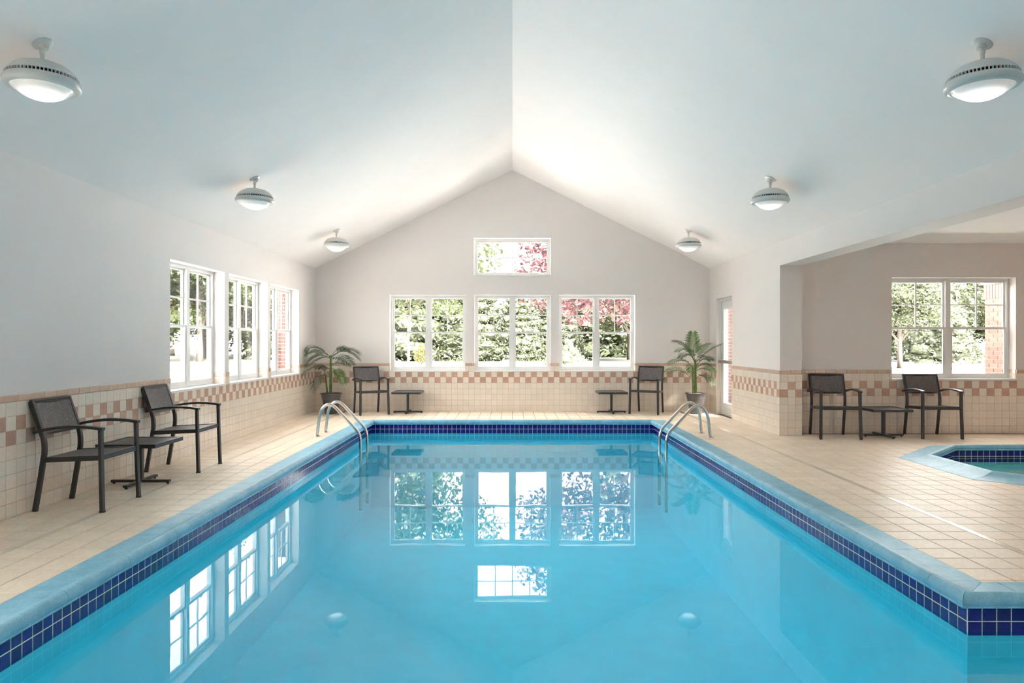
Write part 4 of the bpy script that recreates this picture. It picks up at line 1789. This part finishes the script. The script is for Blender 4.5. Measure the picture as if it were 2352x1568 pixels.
rr = random.Random(5)
broad_tree('red-leaved maple just outside the far windows on the right', (4.3, 18.6, GZ), 1.9, 0.10,
           [(-3.35, 0.0, 3.2, 1.0, 1.1, 0.95), (-3.3, 0.1, 4.3, 1.0, 1.1, 0.8), (-3.0, 0.0, 3.0, 1.0, 1.2, 0.8), (-1.9, 0.3, 3.1, 1.2, 1.4, 1.05), (-0.6, -0.2, 3.2, 1.3, 1.4, 1.15), (0.7, 0.2, 3.6, 1.4, 1.4, 1.3), (-1.3, 0, 4.6, 1.5, 1.6, 1.0),
            (-2.9, 0.2, 4.6, 1.0, 1.2, 0.8), (0.2, 0, 5.2, 1.6, 1.6, 1.2), (-1.5, 0, 5.8, 1.4, 1.4, 0.8), (-2.35, 0.2, 2.3, 0.7, 0.8, 0.45), (-0.9, 0.2, 2.25, 0.9, 0.9, 0.45)],
           13000, 0.085, M['leaf_red'], M['bark'], 31, droop=0.4, core=0.0)
broad_tree('slender bright green tree outside the left of the far windows', (-2.98, 20.0, GZ), 2.6, 0.036,
           [(0.0, 0, 3.3, 1.2, 1.2, 0.9), (1.2, 0.2, 3.3, 1.1, 1.1, 0.85), (-0.9, 0, 3.4, 1.0, 1.1, 0.9), (1.9, 0.1, 3.9, 0.9, 1.0, 0.8), (0.5, 0, 4.2, 1.4, 1.3, 0.9), (1.1, 0, 2.45, 0.7, 0.8, 0.35), (0.35, 0, 2.5, 0.7, 0.8, 0.35)],
           5200, 0.08, M['leaf_bright'], M['pinkbark'], 32, droop=0.5, core=0.0)
con_a = conifer('tall pale green conifer beyond the street, seen through the far windows', (-12.5, 54, GZ), 12.0, 4.4, 20000, 0.17, M['leaf_pale'], 41, 'conifers beyond the street')
for (x, y, s, rz) in ((-7.2, 56, 1.15, 1.0), (-3.2, 54.5, 0.80, 2.0), (0.3, 53.5, 0.56, 3.0), (3.4, 55.5, 0.62, 4.0), (-17.5, 60, 1.25, 5.0), (-9.5, 64, 1.5, 0.5)):
    c = dup(con_a, (x, y, GZ), rz, None, s)
bush = conifer('low spreading conifer at the kerb, in the right far window', (3.55, 47.0, GZ), 1.7, 1.5, 3200, 0.09, M['leaf_pale'], 43, None, 0.1)
con_d = conifer('dense deep green conifer behind the pale conifers', (-5.5, 66, GZ), 10.5, 4.6, 15000, 0.19, M['leaf_deep'], 42, 'deep green conifers in the treeline')
for (x, y, s, rz) in ((1.5, 67, 0.62, 1.0), (-14.0, 70, 1.7, 2.0), (9.5, 70, 1.5, 0.4)):
    dup(con_d, (x, y, GZ), rz, None, s)
br0 = broad_tree('pale green roadside tree with a clear trunk in the right far window', (9.3, 56.0, GZ), 2.3, 0.16, blob_set(rr, 9, 2.6, 4.0, 0.8, 1.7), 10000, 0.14, M['leaf_olive'], M['bark'], 51)
broad_tree('leafy tree with a dark trunk at the edge of the right far window', (8.75, 51.0, GZ), 2.1, 0.17, blob_set(rr, 8, 2.2, 3.9, 0.6, 1.5), 9000, 0.13, M['leaf_bright'], M['bark'], 52)
br2 = broad_tree('olive green tree in the hazy treeline behind the meadow', (14, 82, GZ), 3.0, 0.2, blob_set(rr, 10, 4.0, 4.5, 1.5, 3.0), 12000, 0.22, M['leaf_olive'], M['bark'], 53, 'olive trees behind the meadow')
for (x, y, s, rz) in ((22, 85, 1.1, 1.0), (5, 90, 1.2, 2.2), (31, 78, 1.1, 0.7), (40, 74, 1.3, 2.9), (50, 80, 1.5, 4.0), (-24, 66, 1.3, 5.0), (45, 66, 1.0, 1.9), (58, 76, 1.5, 2.5)):
    dup(br2, (x, y, GZ), rz, None, s)
broad_tree('parking lot tree with a straight trunk in the alcove window', (20.8, 37.7, GZ), 1.75, 0.12, [(-1.5, 0, 2.75, 1.2, 1.3, 0.7), (0.2, 0, 2.85, 1.5, 1.5, 0.85), (1.7, 0, 3.0, 1.3, 1.3, 0.8), (0.0, 0, 3.9, 1.9, 1.9, 1.0), (1.3, 0, 4.4, 1.2, 1.3, 0.8), (-1.2, 0, 4.1, 1.2, 1.2, 0.8)],
           11000, 0.095, M['leaf_olive'], M['bark'], 54)
conifer('blue green spruce in the alcove window, behind the parking lot', (30.5, 50.0, GZ), 7.5, 2.8, 12000, 0.13, M['leaf_pale'], 44)
sh = broad_tree('rounded green shrub at the meadow edge in the alcove window', (33.0, 56.0, GZ), 0.4, 0.08, [(0, 0, 1.5, 2.0, 2.0, 1.3), (1.4, 0, 1.2, 1.4, 1.4, 1.0), (-1.3, 0, 1.1, 1.4, 1.4, 1.0)], 7000, 0.11, M['leaf_bright'], M['bark'], 55, name='shrub')
# left side
lf = broad_tree('tall leafy tree across the lawn, seen through the left windows', (-24.5, 42.0, GZ), 2.2, 0.2, blob_set(rr, 18, 3.2, 7.4, 4.6, 2.1), 18000, 0.15, M['leaf_bright'], M['bark'], 56, 'leafy trees across the side lawn')
for (x, y, s, rz) in ((-22.5, 50.5, 1.05, 1.3), (-26.5, 60.5, 1.15, 2.6), (-33.0, 50.0, 1.2, 4.0), (-30.0, 38.0, 1.1, 5.2), (-19.5, 58.0, 0.8, 0.3), (-24.5, 75.0, 1.2, 2.1), (-35.0, 72.0, 1.5, 3.3)):
    dup(lf, (x, y, GZ), rz, None, s)
# golden dome and boulders by the street
b = MB()
rnd = random.Random(77)
t = thing('golden_shrub', 'golden yellow domed shrub at the kerb in the left far window', 'shrub', (-6.02, 46.6, GZ))
b.tube([(0, 0, -0.05), (0, 0, 0.4)], 0.04, 8)
b.build('trunk', M['bark'], t)
b = MB()
leaf_cloud(b, rnd, [(0, 0, 0.55, 0.52, 0.52, 0.60), (0, 0, 0.95, 0.36, 0.36, 0.50)], 3600, 0.05)
o = b.build('foliage', M['leaf_yellow'], t, fix=False)
o['kind'] = 'stuff'


def boulder(loc, s, seed, label):
    rnd = random.Random(seed)
    bm = bmesh.new()
    bmesh.ops.create_icosphere(bm, subdivisions=3, radius=1.0)
    offs = [Vector((rnd.gauss(0, 1), rnd.gauss(0, 1), rnd.gauss(0, 1))).normalized() for _ in range(9)]
    for v in bm.verts:
        k = 1.0
        for q in offs:
            d = v.co.normalized().dot(q)
            if d > 0.7:
                k -= (d - 0.7) * 0.7
        v.co = Vector((v.co.x * k * 1.3, v.co.y * k, v.co.z * k * 0.7))
    me = bpy.data.meshes.new('boulder')
    bm.to_mesh(me)
    bm.free()
    me.materials.append(M['boulder'])
    o = link('boulder', me)
    o.location = loc
    o.scale = (s, s, s)
    tag(o, label, 'rock')


boulder((-7.95, 46.5, GZ + 0.15), 0.30, 1, 'pale boulder at the kerb left of the golden shrub')
boulder((-0.45, 46.5, GZ + 0.15), 0.28, 2, 'pale boulder at the kerb in the middle far window')


b = MB()
b.box(XW + 0.23, 5.7, 10.75, 14.30, 2.46, 2.60)  # unseen slab added to keep the sun out of the door
o = b.build('sun_block_slab', M['trim'])
o['kind'] = 'structure'

# ------------------------------------------------------------------ outside: brick piers
def brick_pier(label, x0, x1, y0, y1, ztop, faces, soldier=False, bm_=None, mm_=None):
    bm_, mm_ = bm_ or M['brick'], mm_ or M['mortar']
    t = thing('brick_pier', label, 'pier', (x0, y0, GZ))
    b = MB()
    b.box(0, x1 - x0, 0, y1 - y0, -0.1, ztop - GZ)
    b.build('core', mm_, t)
    bw, bh, j = 0.203, 0.0677, 0.010
    zs = ztop - 0.245 if soldier else ztop
    for f in faces:
        if f == '-x':
            U, N, O, L = (0, -1, 0), (-1, 0, 0), (x0, y1, 0), y1 - y0
        elif f == '-y':
            U, N, O, L = (1, 0, 0), (0, -1, 0), (x0, y0, 0), x1 - x0
        elif f == '+x':
            U, N, O, L = (0, 1, 0), (1, 0, 0), (x1, y0, 0), y1 - y0
        cells, sold = [], []
        r = 0
        z = zs - bh
        while z > GZ:
            off = -0.1015 if r % 2 else 0.0
            u = off
            while u < L - 0.02:
                a, c = max(0, u), min(L, u + bw)
                if c - a > 0.03:
                    cells.append((a, c, z, z + bh))
                u += bw
            z -= bh
            r += 1
        O2 = Vector(O) - Vector((x0, y0, GZ))
        lay_local(t, cells, (U, (0, 0, 1), N, O2), Vector((x0, y0, GZ)), bm_, 'brick', 0.010, 0.002, j, 'brick_field', 140)
        if soldier:
            u = 0
            while u < L - 0.02:
                sold.append((u, min(L, u + bh), zs + 0.004, ztop - 0.004))
                u += bh
            lay_local(t, sold, (U, (0, 0, 1), N, O2), Vector((x0, y0, GZ)), bm_, 'soldier_brick', 0.026, 0.002, j, 'soldier_field', 40)
    if soldier:
        b = MB()
        b.box(-0.05, x1 - x0 + 0.03, -0.005, y1 - y0 + 0.05, ztop - GZ, ztop - GZ + 0.45)
        b.build('stone_cap', M['limestone'], t)
    return t


def lay_local(parent, cells, frame, base, mat, name, th, ch, gap, field, limit):
    """like lay() for a parent that does not sit at the origin"""
    U, V, N, O = [Vector(a) for a in frame]
    rot = Matrix((U, V, N)).transposed().to_4x4()
    rest = MB()
    n = 0

    def key(c):
        p = px(O + U * ((c[0] + c[1]) / 2) + V * ((c[2] + c[3]) / 2 - GZ) + base)
        return 0 if p and 380 < p[0] < 2352 and 590 < p[1] < 960 else 1
    for c in sorted(cells, key=key):
        w, h = c[1] - c[0] - gap, c[3] - c[2] - gap
        pos = O + U * ((c[0] + c[1]) / 2) + V * ((c[2] + c[3]) / 2)
        if n < limit and key(c) == 0:
            link(name, tile_mesh(w, h, th, ch, mat, name), parent, Matrix.Translation(pos) @ rot)
            n += 1
        else:
            vs, fs = tile_geo(w, h, th, ch)
            rest.add([pos + U * a + V * q + N * s for a, q, s in vs], fs)
    if rest.v:
        o = rest.build(field, mat, parent, fix=False)
        o['kind'] = 'stuff'


brick_pier('red brick pier with a soldier course outside the alcove window', 7.60, 8.4, 10.62, 11.28, 2.262, ('-x',), True)
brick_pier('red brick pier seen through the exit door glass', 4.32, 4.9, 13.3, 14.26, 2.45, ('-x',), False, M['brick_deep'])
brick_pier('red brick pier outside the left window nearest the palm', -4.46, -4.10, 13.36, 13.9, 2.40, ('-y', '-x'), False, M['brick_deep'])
